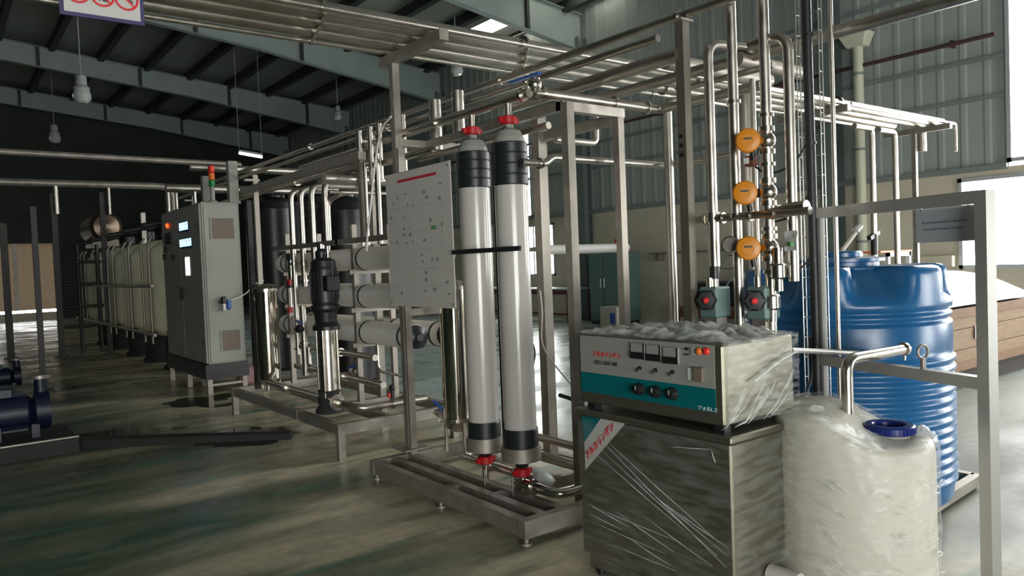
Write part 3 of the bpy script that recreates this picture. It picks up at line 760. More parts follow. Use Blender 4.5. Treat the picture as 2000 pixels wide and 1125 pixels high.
for v, u0, u1 in ((.27, .1, .9), (.45, .15, .85), (.58, .1, .9), (.72, .3, .9), (.84, .15, .9)):
    a = onb(u0, v); b = onb(u1, v); ln.box((XB - .0055, b.y, a.z - .001), (XB - .0042, a.y, a.z + .001))
for u, v0, v1 in ((.2, .2, .58), (.44, .27, .84), (.62, .18, .45), (.75, .4, .84), (.88, .2, .72)):
    a = onb(u, v0); b = onb(u, v1); ln.box((XB - .0055, a.y - .001, b.z), (XB - .0042, a.y + .001, a.z))
for nm, q in (('diagram_symbols', sy), ('diagram_lines', ln)): obj(nm, q, 'print_grey', t)['kind'] = 'stuff'
c = onb(.74, .435); obj('green_symbol', MB().box((XB - .0062, c.y - .035, c.z - .012), (XB - .0042, c.y + .035, c.z + .012)), 'print_green', t)
for (u, v) in ((.03, .03), (.97, .03), (.03, .97), (.97, .97)):
    c = onb(u, v); obj('screw', MB().cyl(c + V((-.004, 0, 0)), c + V((.03, 0, 0)), .007, 8), 'bright_steel', t)

# ================================================================== PIPE RACK ALONG THE LINE
XR = 3.3
pipe('rack_pipe', 'upper steel rack pipe running the whole length of the line', [(XR, 1.2, 2.80), (XR, 13.0, 2.86)], .024, rings=[((XR, 2.72, 2.808), (0, 1, 0)), ((XR, 4.35, 2.815), (0, 1, 0)), ((XR, 7.8, 2.835), (0, 1, 0))], group='rack pipes along the line')
pipe('rack_pipe', 'second steel rack pipe just below the topmost rack pipe', [(XR - .08, 2.80, 2.70), (XR - .08, 13.0, 2.76)], .022, rings=[((XR - .08, 3.95, 2.71), (0, 1, 0)), ((XR - .08, 5.9, 2.72), (0, 1, 0))], group='rack pipes along the line')
pipe('rack_pipe', 'thick short rack pipe crossing below the two long rack pipes', [(XR, 2.72, 2.60), (XR, 4.3, 2.60), (XR, 4.3, 2.30)], .040, n=16, group='rack pipes along the line')
t = thing('rack_post', 'square steel rack post with slotted plates behind the steel cabinet', 'post', (XR, 2.70, 0))
obj('post', MB().box((XR - .028, 2.672, 0), (XR + .028, 2.728, 2.78)), 'post_brown', t)
for k in range(3):
    obj('slot_plate', MB().box((XR - .036, 2.69, 2.14 - k * .05), (XR - .030, 2.71, 2.16 - k * .05)), 'black_plastic', t)
obj('saddle', MB().box((XR - .05, 2.66, 2.77), (XR + .05, 2.74, 2.782)), K, t)
for (x, y, lab) in ((3.3, 6.4, 'rack post behind the reverse osmosis skid'), (3.3, 9.62, 'rack post beside the electrical cabinet'), (3.3, 12.5, 'far rack post beyond the electrical cabinet')):
    t = thing('rack_post', lab, 'post', (x, y, 0)); obj('post', MB().box((x - .03, y - .03, 0), (x + .03, y + .03, 2.74)), K, t); obj('saddle', MB().box((x - .14, y - .035, 2.66), (x + .05, y + .035, 2.685)), K, t)

# ================================================================== REVERSE OSMOSIS SKID
t = thing('osmosis_skid', 'long brown steel skid frame holding white pressure vessels and a pump', 'frame', (3.0, 6.8, 0))
xa, xb, ya, yb = 2.46, 3.52, 5.48, 8.16
for x in (xa, xb): obj('base_rail', MB().box((x - .03, ya, .205), (x + .03, yb, .285)), K, t)
for y in (ya + .027, 6.35, yb - .027): obj('cross_member', MB().box((xa - .033, y - .03, .203), (xb + .033, y + .03, .287)), K, t)
obj('inner_rail', MB().box((2.90, ya, .207), (2.95, yb, .281)), K, t)
for (x, y) in ((xa, ya + .03), (xa, yb - .03), (xb, ya + .03), (xb, yb - .03)): obj('leg', MB().box((x - .028, y - .028, 0), (x + .028, y + .028, .21)), K, t)
for (x, y) in ((3.04, 6.32), (3.04, 7.95), (3.40, 6.32), (3.40, 7.95)): obj('post', MB().box((x - .024, y - .024, .28), (x + .024, y + .024, 1.90)), K, t)
for z in (1.72,):
    obj('top_rail', MB().box((2.87, 5.35, z), (2.92, 7.95, z + .045)), K, t)
    obj('top_rail', MB().box((2.87, 7.93, z), (3.42, 7.97, z + .045)), K, t); obj('top_rail', MB().box((2.87, 6.30, z), (3.42, 6.34, z + .045)), K, t)
for z in (1.47, 1.12, .80): obj('vessel_bearer', MB().box((2.98, 6.30, z - .02), (3.42, 6.345, z + .02)), K, t); obj('vessel_bearer', MB().box((2.98, 7.93, z - .02), (3.42, 7.975, z + .02)), K, t)
RB = 2.48
obj('upper_rail', MB().box((2.97, 6.0, RB - .036), (3.04, 9.2, RB + .036)), K, t)
obj('rear_post', MB().box((2.60, 7.86, .28), (2.65, 7.91, 2.25)), 'black_plastic', t)
obj('post', MB().box((2.99, 6.02, 1.765), (3.03, 6.06, RB)), K, t)

# white pressure vessels: two banks of three
def vessel(x, z, y0, y1, label):
    t = thing('pressure_vessel', label, 'pressure vessel', (x, (y0 + y1) / 2, z), 'white horizontal pressure vessels'); R = .104
    obj('shell', MB().cyl((x, y0 + .06, z), (x, y1 - .06, z), R, 28), 'vessel_white', t)
    for (yy, s) in ((y0, 1), (y1, -1)):
        obj('end_cap', MB().lathe((x, yy + .07 * s, z), [(R * .99, 0), (R * .92, .05), (R * .45, .075), (.03, .09)], 24, d=(0, -s, 0)), 'vessel_white' if s < 0 else 'black_rubber', t)
    for yy in (y0 + (y1 - y0) * .30, y0 + (y1 - y0) * .06, y0 + (y1 - y0) * .93):
        obj('saddle_band', MB().cyl((x, yy - .012, z), (x, yy + .012, z), R + .006, 28), 'black_rubber', t)
    return t
lv = ('top', 'middle', 'bottom')
for k, z in enumerate((1.585, 1.245, .915)):
    vessel(3.12, z, 5.36, 8.30, 'white horizontal pressure vessel, %s one of the front bank' % lv[k])
for k, z in enumerate((1.585, 1.245, .915)):
    vessel(3.37 + .02, z, 5.30, 8.30, 'white horizontal pressure vessel, %s one of the rear bank' % lv[k])

# vertical multistage pump
px_, py_ = 2.62, 6.05
t = thing('booster_pump', 'upright multistage pump with black motor on a steel column', 'pump', (px_, py_, .285))
obj('motor', MB().lathe((px_, py_, 0), [(.105, 1.20), (.112, 1.23), (.112, 1.50), (.105, 1.53), (.10, 1.575), (.06, 1.60)], 24), 'black_plastic', t)
fin = MB()
for k in range(18):
    a_ = 2 * PI * k / 18; e = V((math.cos(a_), math.sin(a_), 0)); c = V((px_, py_, 1.365)) + e * .115
    fin.beam(c + V((0, 0, -.12)), c + V((0, 0, .12)), .006, .016, e)
obj('motor_fins', fin, 'black_plastic', t)
obj('terminal_box', MB().bevbox((px_ - .06, py_ - .19, 1.32), (px_ + .06, py_ - .10, 1.45), .008), 'black_plastic', t)
obj('lantern', MB().lathe((px_, py_, 0), [(.125, 1.20), (.125, 1.17), (.10, 1.14), (.09, 1.06), (.115, 1.02), (.115, .99)], 20), 'black_plastic', t)
obj('stage_column', MB().cyl((px_, py_, .46), (px_, py_, .99), .078, 24), 'bright_steel', t)
for k in range(4):
    a_ = PI / 4 + k * PI / 2; obj('tie_rod', MB().cyl((px_ + .092 * math.cos(a_), py_ + .092 * math.sin(a_), .42), (px_ + .092 * math.cos(a_), py_ + .092 * math.sin(a_), 1.02), .009, 8), 'bright_steel', t)
obj('pump_foot', MB().lathe((px_, py_, .285), [(.13, 0), (.13, .02), (.095, .06), (.095, .16), (.105, .19)], 8), 'concrete_dark', t)
for s in (-1, 1): obj('flange', MB().cyl((px_, py_ + s * .10, .385), (px_, py_ + s * .155, .385), .068, 18), 'pipe_steel', t)
pipe('pump_outlet', 'steel pipe leaving the booster pump flange towards the near end', [(px_, py_ - .155, .385), (px_, 5.72, .385), (2.70, 5.60, .36), (3.30, 5.60, .36)], .030, rings=[((px_, 5.83, .385), (0, 1, 0)), ((2.98, 5.60, .36), (1, 0, 0))])
pipe('pump_inlet', 'steel suction pipe entering the booster pump from the far side', [(px_, py_ + .155, .385), (px_, 7.55, .385), (2.70, 7.62, .46)], .032, rings=[((px_, 7.0, .385), (0, 1, 0))])
# left steel filter on the osmosis skid
fx, fy = 2.70, 7.72
t = thing('cartridge_filter', 'polished steel filter housing at the far end of the osmosis skid', 'filter', (fx, fy, .285))
obj('body', MB().cyl((fx, fy, .40), (fx, fy, 1.30), .115, 28), 'polished_steel', t)
obj('lid', MB().lathe((fx, fy, 1.30), [(.13, 0), (.13, .03), (.10, .06), (.04, .08)], 24), 'bright_steel', t)
obj('bottom_dish', MB().lathe((fx, fy, .40), [(.115, 0), (.09, -.05), (.04, -.08)], 20), 'bright_steel', t)
for k in range(3):
    a_ = 2 * PI * k / 3; e = V((fx + .1 * math.cos(a_), fy + .1 * math.sin(a_), 0)); obj('leg', MB().cyl(e + V((0, 0, .285)), e + V((0, 0, .42)), .012), 'pipe_steel', t)
# vertical pipe family
XP = 2.92
labs = ['tall bent steel riser, farthest of the four beside the pump', 'tall bent steel riser, second farthest of the four beside the pump', 'tall bent steel riser, third of the four beside the pump', 'tall bent steel riser, nearest of the four above the black motor']
for k, (px, pyt, pyb, xe) in enumerate(((567, 372, 690, .35), (586, 368, 560, .4), (607, 362, 560, .5), (633, 352, 505, .9))):
    a = atX(px, pyt, XP); b = atX(px + 7, pyb, XP)
    pipe('riser_pipe', labs[k], [(XP, a.y, b.z), (XP, a.y, a.z), (XP + xe, a.y, a.z)], .029, bend=.10, rings=[((XP, a.y, b.z + .06), (0, 0, 1)), ((XP, a.y, a.z - .75), (0, 0, 1))], group='bent risers beside the pump')
for k, (px, lab) in enumerate(((701, 'thin steel riser behind the white cord, farther of two'), (712, 'thin steel riser behind the white cord, nearer of two'), (735, 'bright wide steel riser left of the diagram board'))):
    a = atX(px, 318 if k < 2 else 300, 3.02); b = atX(px + 4, 470, 3.02)
    pipe('riser_pipe', lab, [(3.02, a.y, 1.70), (3.02, a.y, a.z)], .016 if k < 2 else .026, group='risers left of the board')
for k, (px, y0, y1, lab) in enumerate(((640, 372, 470, 'small bent steel pipe beside the nearest riser'),)):
    a = atX(px, 392, 2.95); b = atX(px + 3, 480, 2.95)
    pipe('bent_pipe', lab, [(2.95, a.y, b.z), (2.95, a.y, a.z), (3.05, a.y - .12, a.z + .06), (3.25, a.y - .12, a.z + .09)], .022, bend=.08)
a = atY(632, 348, 6.3); b = atY(768, 357, 6.3)
pipe('permeate_header', 'thick steel header pipe above the vertical risers', [(a.x, 6.3, a.z), (3.75, 6.3, a.z)], .052, n=16, rings=[((3.1, 6.3, a.z), (1, 0, 0))])
pipe('permeate_header', 'thin steel pipe just under the thick header above the risers', [(a.x + .05, 6.3, a.z - .12), (3.75, 6.3, a.z - .12)], .018)
for k, (px, y0, y1) in enumerate(((703, 300, 350), (724, 292, 345), (741, 278, 340), (789, 300, 335))):
    a = atX(px, y0, 3.1); b = atX(px + 3, y1, 3.1)
    pipe('rack_drop', ('short reddish drop pipe from the rack, farthest from the board', 'short reddish drop pipe from the rack, second nearest the T post', 'short reddish drop pipe just left of the T post', 'short reddish drop pipe between the T post and the board')[k], [(3.1, a.y, b.z - .05), (3.1, a.y, 2.74)], .026, 'pipe_steel', group='short drop pipes')
for k, (x, z, y0, y1, r, lab) in enumerate(((3.22, 2.62, 4.4, 7.9, .03, 'steel pipe in the rack beside the T post'), (3.12, 2.40, 5.0, 7.2, .028, 'steel pipe in the rack below the square rail'), (3.45, 2.55, 5.2, 12.0, .035, 'steel pipe at the far edge of the rack'))):
    pipe('rack_pipe', lab, [(x, y0, z), (x, y1, z)], r, group='rack pipes along the line', rings=[((x, (y0 + y1) / 2, z), (0, 1, 0))])
# small pipes and valves on the osmosis skid
pipe('manifold_pipe', 'low steel manifold pipe on the osmosis skid behind the pump', [(2.98, 5.75, .50), (2.98, 7.7, .50)], .030, rings=[((2.98, 6.5, .50), (0, 1, 0)), ((2.98, 7.2, .50), (0, 1, 0))])
pipe('manifold_pipe', 'steel pipe below the bottom pressure vessel', [(2.99, 5.9, .72), (2.99, 7.6, .72), (2.99, 7.6, .50)], .028, rings=[((2.99, 6.6, .72), (0, 1, 0))])
pipe('u_bend_pipe', 'thin bright U bend pipe below the vessels near the post', [(3.08, 6.02, .86), (3.08, 6.02, .58), (3.08, 5.56, .58), (3.08, 5.50, .60)], .012, 'bright_steel', bend=.06)
pipe('manifold_pipe', 'upright steel pipe rising from the far manifold', [(2.90, 7.25, .45), (2.90, 7.25, 1.15)], .034, rings=[((2.90, 7.25, .78), (0, 0, 1))])
pipe('manifold_pipe', 'bent steel pipe between the pump and the far filter', [(2.86, 7.05, .75), (2.86, 7.05, .55), (2.86, 6.6, .55)], .024)
p = V((3.05, 6.42, .55)); t = thing('ball_valve', 'blue handled valve low on the osmosis skid behind the pump', 'valve', p)
obj('body', MB().cyl(p + V((0, -.09, 0)), p + V((0, .09, 0)), .032).ball(p, .045), 'bright_steel', t); obj('lever', MB().beam(p + V((0, -.10, .07)), p + V((0, .12, .02)), .05, .018), 'handle_blue', t)
p = V((2.80, 7.12, .98)); t = thing('ball_valve', 'blue handled valve between the pump and the far filter', 'valve', p)
obj('body', MB().cyl(p + V((0, -.07, -.05)), p + V((0, .07, -.05)), .028).ball(p + V((0, 0, -.05)), .04), 'black_plastic', t); obj('lever', MB().beam(p + V((0, -.08, .01)), p + V((0, .08, .03)), .03, .012), 'handle_blue', t)
p = V((2.99, 5.62, .47)); t = thing('pressure_switch', 'small switch with a red dot on the outlet pipe', 'switch', p)
obj('body', MB().cyl(p + V((0, 0, -.09)), p + V((0, 0, 0)), .018).ball(p + V((0, 0, .02)), .028), 'black_plastic', t); obj('cap', MB().cyl(p + V((-.03, 0, -.06)), p + V((-.03, 0, -.02)), .012), 'knob_red', t)
for k, (z, lab) in enumerate(((1.60, 'clear rotameter with black cap by the top vessel'), (1.25, 'black and red fitting at the far end of the middle vessel'))):
    a = atX(568, 508 if k == 0 else 562, 2.95); t = thing('flow_fitting', lab, 'fitting', a)
    obj('cap', MB().cyl(a + V((0, 0, .0)), a + V((0, 0, .07)), .042, 14), 'black_rubber', t); obj('body', MB().cyl(a + V((0, 0, -.22)), a, .036, 14), 'bright_steel', t)
    obj('red_end', MB().cyl(a + V((-.03, -.03, -.26)), a + V((-.03, -.03, -.20)), .03, 12), 'coupling_red', t)
a = atX(628, 505, 2.76); t = thing('vent_fitting', 'black vent fitting above the motor under the nearest riser', 'fitting', a); obj('body', MB().lathe(a, [(.03, -.10), (.052, -.08), (.052, .06), (.03, .09)], 16), 'black_rubber', t); obj('collar', MB().cyl(a + V((0, 0, .09)), a + V((0, 0, .13)), .036, 14), 'bright_steel', t)
# white cord hanging from the rack
pts = [atX(764, 228, 2.64), atX(748, 245, 2.64), atX(739, 275, 2.64), atX(731, 330, 2.64), atX(724, 400, 2.64), atX(718, 450, 2.64), atX(716, 490, 2.66)]
tag(obj('white_cord', MB().tube(pts, .009, 6, .3), 'white_cord'), 'thin white cord hanging from the rack beside the T post', 'cord')

# black tanks behind the osmosis skid
def black_tank(px0, px1, ytop, X, label, rr):
    a = atX((px0 + px1) / 2, ytop, X); t = thing('black_tank', label, 'tank', (a.x, a.y, 0), 'black tanks behind the osmosis skid')
    obj('body', MB().lathe((a.x, a.y, 0), [(rr * .96, 0), (rr, .05), (rr, a.z - .15), (rr * .94, a.z - .05), (rr * .6, a.z), (rr * .4, a.z + .04)], 32), 'tank_black', t)
    obj('lid', MB().lathe((a.x, a.y, a.z + .04), [(rr * .42, 0), (rr * .42, .05), (rr * .3, .08)], 24), 'tank_black', t)
black_tank(500, 566, 392, 4.2, 'black upright tank behind the bent steel risers', .42)
black_tank(640, 704, 392, 4.4, 'black upright tank behind the thin risers, nearer the board', .42)
# pink jug
p = atZ(480, 748); t = thing('jerry_can', 'small pink plastic jug on the floor beside the skid', 'jug', p)
obj('body', MB().bevbox(p + V((-.10, -.13, 0)), p + V((.10, .13, .24)), .03), 'pink_plastic', t); obj('neck', MB().cyl(p + V((0, -.07, .24)), p + V((0, -.07, .28)), .035), 'pink_plastic', t); obj('cap', MB().cyl(p + V((0, -.07, .28)), p + V((0, -.07, .31)), .04), 'white_pvc', t); obj('handle', MB().tube([p + V((0, .09, .23)), p + V((0, .09, .29)), p + V((0, -.02, .29)), p + V((0, -.02, .23))], .014, 8), 'pink_plastic', t)

# ================================================================== ELECTRICAL CABINET
cx0, cx1, cy0, cy1, cz0, cz1 = 2.62, 3.11, 9.72, 11.66, .37, 2.40
t = thing('electrical_cabinet', 'tall pale grey electrical cabinet with lit blue displays on a dark plinth', 'cabinet', ((cx0 + cx1) / 2, (cy0 + cy1) / 2, 0))
obj('body', MB().bevbox((cx0 + .02, cy0, cz0), (cx1, cy1, cz1), .012), 'cabinet_paint', t)
ymid = (cy0 + cy1) / 2
doors = []
for (ya_, yb_) in ((cy0 + .01, ymid - .005), (ymid + .005, cy1 - .01)):
    d = obj('door', MB().bevbox((cx0, ya_, cz0 + .02), (cx0 + .024, yb_, cz1 - .02), .006), 'cabinet_paint', t); doors.append(d)
    yh = yb_ - .06 if ya_ < ymid - .1 else ya_ + .06
    obj('door_handle', MB().bevbox((cx0 - .02, yh - .014, 1.18), (cx0, yh + .014, 1.34), .005), 'black_plastic', d)
    yz = ya_ + .03 if ya_ < ymid - .1 else yb_ - .03
    for z in (cz0 + .3, cz1 - .3): obj('hinge', MB().cyl((cx0 - .008, yz, z - .04), (cx0 - .008, yz, z + .04), .012, 8), 'black_plastic', d)
sd = obj('side_panel', MB().bevbox((cx0 + .05, cy0 - .008, cz0 + .02), (cx1 - .03, cy0 + .004, cz1 - .03), .004), 'cabinet_paint', t)
def vent(px0, py0, px1, py1):
    a = atY(px0, py0, cy0); b = atY(px1, py1, cy0); z1, z0 = a.z, b.z
    v = obj('vent_grille', MB().box((a.x, cy0 - .014, z0), (b.x, cy0 - .009, z1)), 'vent_brown', t)
    n = 9
    for k in range(n):
        zz = z0 + (z1 - z0) * (k + .5) / n; obj('slat', MB().hexa([(a.x + .01, cy0 - .022, zz - .008), (b.x - .01, cy0 - .022, zz - .008), (b.x - .01, cy0 - .012, zz + .004), (a.x + .01, cy0 - .012, zz + .004), (a.x + .01, cy0 - .020, zz - .005), (b.x - .01, cy0 - .020, zz - .005), (b.x - .01, cy0 - .010, zz + .007), (a.x + .01, cy0 - .010, zz + .007)]), 'vent_brown', v)
    fr = MB().box((a.x - .014, cy0 - .018, z0 - .014), (b.x + .014, cy0 - .008, z0)).box((a.x - .014, cy0 - .018, z1), (b.x + .014, cy0 - .008, z1 + .014)).box((a.x - .014, cy0 - .018, z0), (a.x, cy0 - .008, z1)).box((b.x, cy0 - .018, z0), (b.x + .014, cy0 - .008, z1))
    obj('vent_frame', fr, 'cabinet_paint', v)
vent(411, 426, 457, 466); vent(432, 646, 469, 682)
def led(px0, py0, px1, py1, n):
    a = atX(px0, py0, cx0); b = atX(px1, py1, cx0); z1, z0 = a.z, b.z
    s_ = obj('display', MB().box((cx0 - .010, b.y - .015, z0 - .03), (cx0 + .002, a.y + .015, z1 + .01)), 'led_back', t)
    for k in range(n):
        y0_ = a.y + (b.y - a.y) * (k + .12) / n; y1_ = a.y + (b.y - a.y) * (k + .82) / n
        d = MB(); h = (z1 - z0); w_ = (y0_ - y1_); tk = w_ * .26
        for (u0, u1, v0, v1) in ((0, 1, .90, 1), (0, 1, .45, .55), (0, 1, 0, .10), (0, .26, 0, 1), (.74, 1, 0, 1)):
            d.box((cx0 - .013, y0_ - w_ * u1, z0 + h * v0), (cx0 - .0095, y0_ - w_ * u0, z0 + h * v1))
        obj('digit', d, 'led_blue', s_)
led(351, 437, 369, 447, 3); led(352, 469, 376, 479, 4)
c = atX(328, 441, cx0); obj('indicator', MB().ball(c, .035, 10, 6), 'led_red', t)
c = atX(367, 520, cx0); obj('touch_screen', MB().box((cx0 - .008, c.y - .10, c.z - .12), (cx0 + .002, c.y + .10, c.z + .12)), 'screen_white', t)
c = atX(331, 466, cx0); obj('selector_block', MB().bevbox((cx0 - .03, c.y - .14, c.z - .08), (cx0 + .002, c.y + .14, c.z + .08), .01), 'black_plastic', t)
for k, (px, py) in enumerate(((325, 487), (323, 502), (340, 503))):
    c = atX(px, py, cx0); obj('push_button', MB().cyl((cx0 - .03, c.y, c.z), (cx0, c.y, c.z), .035, 12), 'black_plastic', t)
obj('plinth', MB().box((cx0 - .02, cy0 - .02, .19), (cx1 + .02, cy1 + .02, cz0 + .004)), 'black_plastic', t)
for (x, y) in ((cx0 + .03, cy0 + .03), (cx1 - .03, cy0 + .03), (cx0 + .03, cy1 - .03), (cx1 - .03, cy1 - .03), (cx0 + .03, ymid)):
    obj('leg', MB().box((x - .03, y - .03, 0), (x + .03, y + .03, .2)), 'frame_steel', t)
obj('leg_brace', MB().box((cx0 + .03, cy0 + .01, .10), (cx1 - .03, cy0 + .05, .13)), 'frame_steel', t)
# air regulator on the side panel
a = atY(437, 590, cy0 - .06); t = thing('air_regulator', 'small air filter regulator with blue bowl on the cabinet side', 'regulator', a)
obj('bracket', MB().box((a.x - .05, cy0 - .06, a.z - .02), (a.x + .05, cy0 - .009, a.z + .02)), 'black_plastic', t)
obj('body', MB().lathe(a, [(.02, .07), (.035, .06), (.035, -.01), (.02, -.02)], 12), 'black_plastic', t)
obj('bowl', MB().lathe(a + V((.06, 0, -.03)), [(.03, .05), (.03, -.05), (.015, -.07)], 12), 'handle_blue', t)
obj('bowl', MB().lathe(a + V((-.0, 0, -.05)), [(.025, .03), (.025, -.05), (.012, -.06)], 12), 'white_pvc', t)
tag(obj('air_hose', MB().tube([a + V((.08, -.01, .02)), a + V((.25, -.03, .07)), a + V((.4, -.05, .22)), a + V((.5, -.05, .25))], .008, 6, .1), 'white_cord'), 'pale air hose running from the regulator to the right', 'hose')
# stack light
a = atY(416, 398, 9.85); t = thing('stack_light', 'red, orange and green signal light on the electrical cabinet', 'signal light', (a.x, 9.85, cz1))
obj('stand', MB().lathe((a.x, 9.85, cz1), [(.06, 0), (.06, .02), (.03, .03), (.03, .20)], 12), 'cabinet_paint', t)
for k, (nm, m) in enumerate((('green_lens', 'beacon_green'), ('orange_lens', 'beacon_orange'), ('red_lens', 'beacon_red'))):
    obj(nm, MB().lathe((a.x, 9.85, cz1 + .20 + .09 * k), [(.034, 0), (.038, .01), (.038, .075), (.034, .085)], 14), m, t)
for k, (px, y, lab) in enumerate(((405, 10.0, 'grey cable duct rising from the cabinet top beside the signal light'), (456, 9.95, 'pale cable duct rising from the right side of the cabinet top'))):
    a = atY(px, 395, y); t = thing('cable_duct', lab, 'duct', (a.x, y, cz1))
    obj('duct', MB().bevbox((a.x - .06, y - .05, cz1), (a.x + .06, y + .05, 2.75 if k == 0 else 2.95), .006), 'cabinet_paint', t)
    obj('collar', MB().box((a.x - .075, y - .065, cz1), (a.x + .075, y + .065, cz1 + .03)), 'cabinet_paint', t)
for k, (px, h) in enumerate(((341, .32), (377, .20), (397, .24))):
    a = atX(px, 405, 2.75); pipe('conduit', ('steel conduit at the far end of the cabinet top', 'short steel conduit on the cabinet top, middle', 'bright short conduit beside the grey duct')[k], [(2.78, a.y, cz1), (2.78, a.y, cz1 + h)], .022)

# ================================================================== CREAM FILTER TANKS WITH RISERS
lt = ('nearest cream filter tank behind the electrical cabinet', 'second cream filter tank of the row behind the cabinet', 'third cream filter tank of the row behind the cabinet', 'fourth cream filter tank, beyond the bright post', 'farthest cream filter tank of the row')
for k, y in enumerate((12.95, 14.45, 15.95, 17.75, 19.3)):
    x, R = 3.30, .60
    t = thing('filter_tank', lt[k], 'tank', (x, y, .0), 'cream filter tanks in a row')
    pr = [(.30, .52), (.50, .56), (R, .68), (R, 1.82)] + [(R * math.cos(q), 1.82 + .33 * math.sin(q)) for q in (.25, .5, .75, 1.0, 1.25, 1.42)]
    obj('vessel', MB().lathe((x, y, 0), pr, 36, fn=lambda a_, h, r: r), 'cream_frp', t)
    obj('stand', MB().lathe((x, y, 0), [(.46, 0), (.46, .05), (.42, .06), (.42, .55)], 24), 'concrete_dark', t)
    obj('valve_head', MB().lathe((x, y, 2.14), [(.12, 0), (.12, .06), (.16, .08), (.16, .22), (.10, .26)], 18), 'black_plastic', t)
    obj('head_pipe', MB().tube([(x, y, 2.36), (x - .35, y, 2.36), (x - .68, y, 2.30)], .045, 10), 'black_plastic', t)
    for dy in (-.26, .26):
        pipe_ = obj('riser', MB().tube([(x - .66, y + dy, .45), (x - .66, y + dy, 2.02), (x - .60, y + dy, 2.12)], .019, 8), 'frame_steel', t)
for k, z in enumerate((1.36, .62)):
    pipe('tank_manifold', ('steel manifold running along the cream tanks at mid height', 'low steel manifold running along the cream tanks')[k], [(2.57, 12.2, z), (2.57, 20.0, z)], .028, 'frame_steel')
a = atX(172, 440, 3.6)
t = thing('copper_drum', 'horizontal brownish steel drum above the far cream tanks', 'drum', (3.0, 18.9, 2.22))
obj('shell', MB().lathe((3.0, 18.2, 2.62), [(.05, 0), (.25, .05), (.32, .14), (.32, 1.5), (.25, 1.6), (.05, 1.65)], 24, axis='y'), 'drum_copper', t)
for y in (18.5, 19.5): obj('saddle', MB().box((2.75, y - .04, 2.20), (3.25, y + .04, 2.40)), 'frame_steel', t)

# ================================================================== STEEL FRAMES AND PUMPS AT THE FAR LEFT
def far_post(p0, p1, label, w=.09, m='shaded_steel', foot=True):
    t = thing('far_post', label, 'post', p0); obj('post', MB().box((p0.x - w / 2, p0.y - w / 2, 0), (p0.x + w / 2, p0.y + w / 2, p1)), m, t)
    obj('base_plate', MB().box((p0.x - .12, p0.y - .12, 0), (p0.x + .12, p0.y + .12, .015)), m, t); return t
p = atZ(122, 697); far_post(p, atX(112, 370, p.x).z, 'slim dark post with a pale cap, left of the cream tanks', .10)
p = atZ(216, 692); far_post(p, atX(209, 370, p.x).z, 'dark post in front of the gap between the cream tanks', .09)
p = atZ(294, 692); far_post(p, atX(280, 415, p.x).z, 'bright post between the cream tanks and the cabinet', .08, 'pipe_steel')
p = atZ(86, 764); far_post(p, atX(62, 405, p.x).z, 'tall dark post at far left beside the tan doorway', .07)
p = atZ(22, 700); far_post(p, atX(2, 440, p.x).z, 'dark post at the left edge of the picture', .12)
a = atY(0, 355, 16.5); b = atY(336, 360, 16.5)
pipe('overhead_pipe', 'lower overhead pipe with a drop elbow at far left', [(-3, 16.5, a.z), (b.x, 16.5, a.z), (b.x, 16.5, a.z - .75), (b.x + .3, 16.5, a.z - .75)], .07, 'frame_steel', bend=.25)
a = atY(0, 291, 12.5); b = atY(470, 322, 12.5)
pipe('overhead_pipe', 'upper overhead pipe crossing the dark hall at far left', [(-3, 12.5, a.z), (b.x, 12.5, b.z)], .045, 'frame_steel')
pipe('overhead_pipe', 'overhead pipe above the stack of pipes right of the signal light', [(2.6, 11.2, 2.72), (4.6, 11.2, 2.72)], .06)
pipe('overhead_pipe', 'overhead cross pipe above the electrical cabinet near the cream duct', [(2.7, 10.3, 2.90), (4.9, 10.3, 2.90)], .05)
for k, (px, y) in enumerate(((108, 16.45), (212, 16.45), (328, 16.45))):
    a = atY(px, 360, y); pipe('hanger_pipe', ('pale hanger pipe under the lower overhead pipe, leftmost', 'hanger pipe under the lower overhead pipe, middle', 'bright hanger pipe at the drop elbow')[k], [(a.x, y + .05, 3.32), (a.x, y + .05, 2.75)], .05 if k != 1 else .035, 'pipe_steel')
t = thing('pipe_ladder', 'dark frame of crossed pipes between the slim post and the cream tanks', 'frame', (2.35, 17.2, 0))
for x in (1.95, 2.3, 2.65): obj('post', MB().cyl((x, 17.4, 0), (x, 17.4, 2.2), .035, 8), 'shaded_steel', t)
for z in (.55, .95, 1.4, 1.85): obj('rung', MB().cyl((1.9, 17.4, z), (2.72, 17.4, z), .03, 8), 'shaded_steel', t)
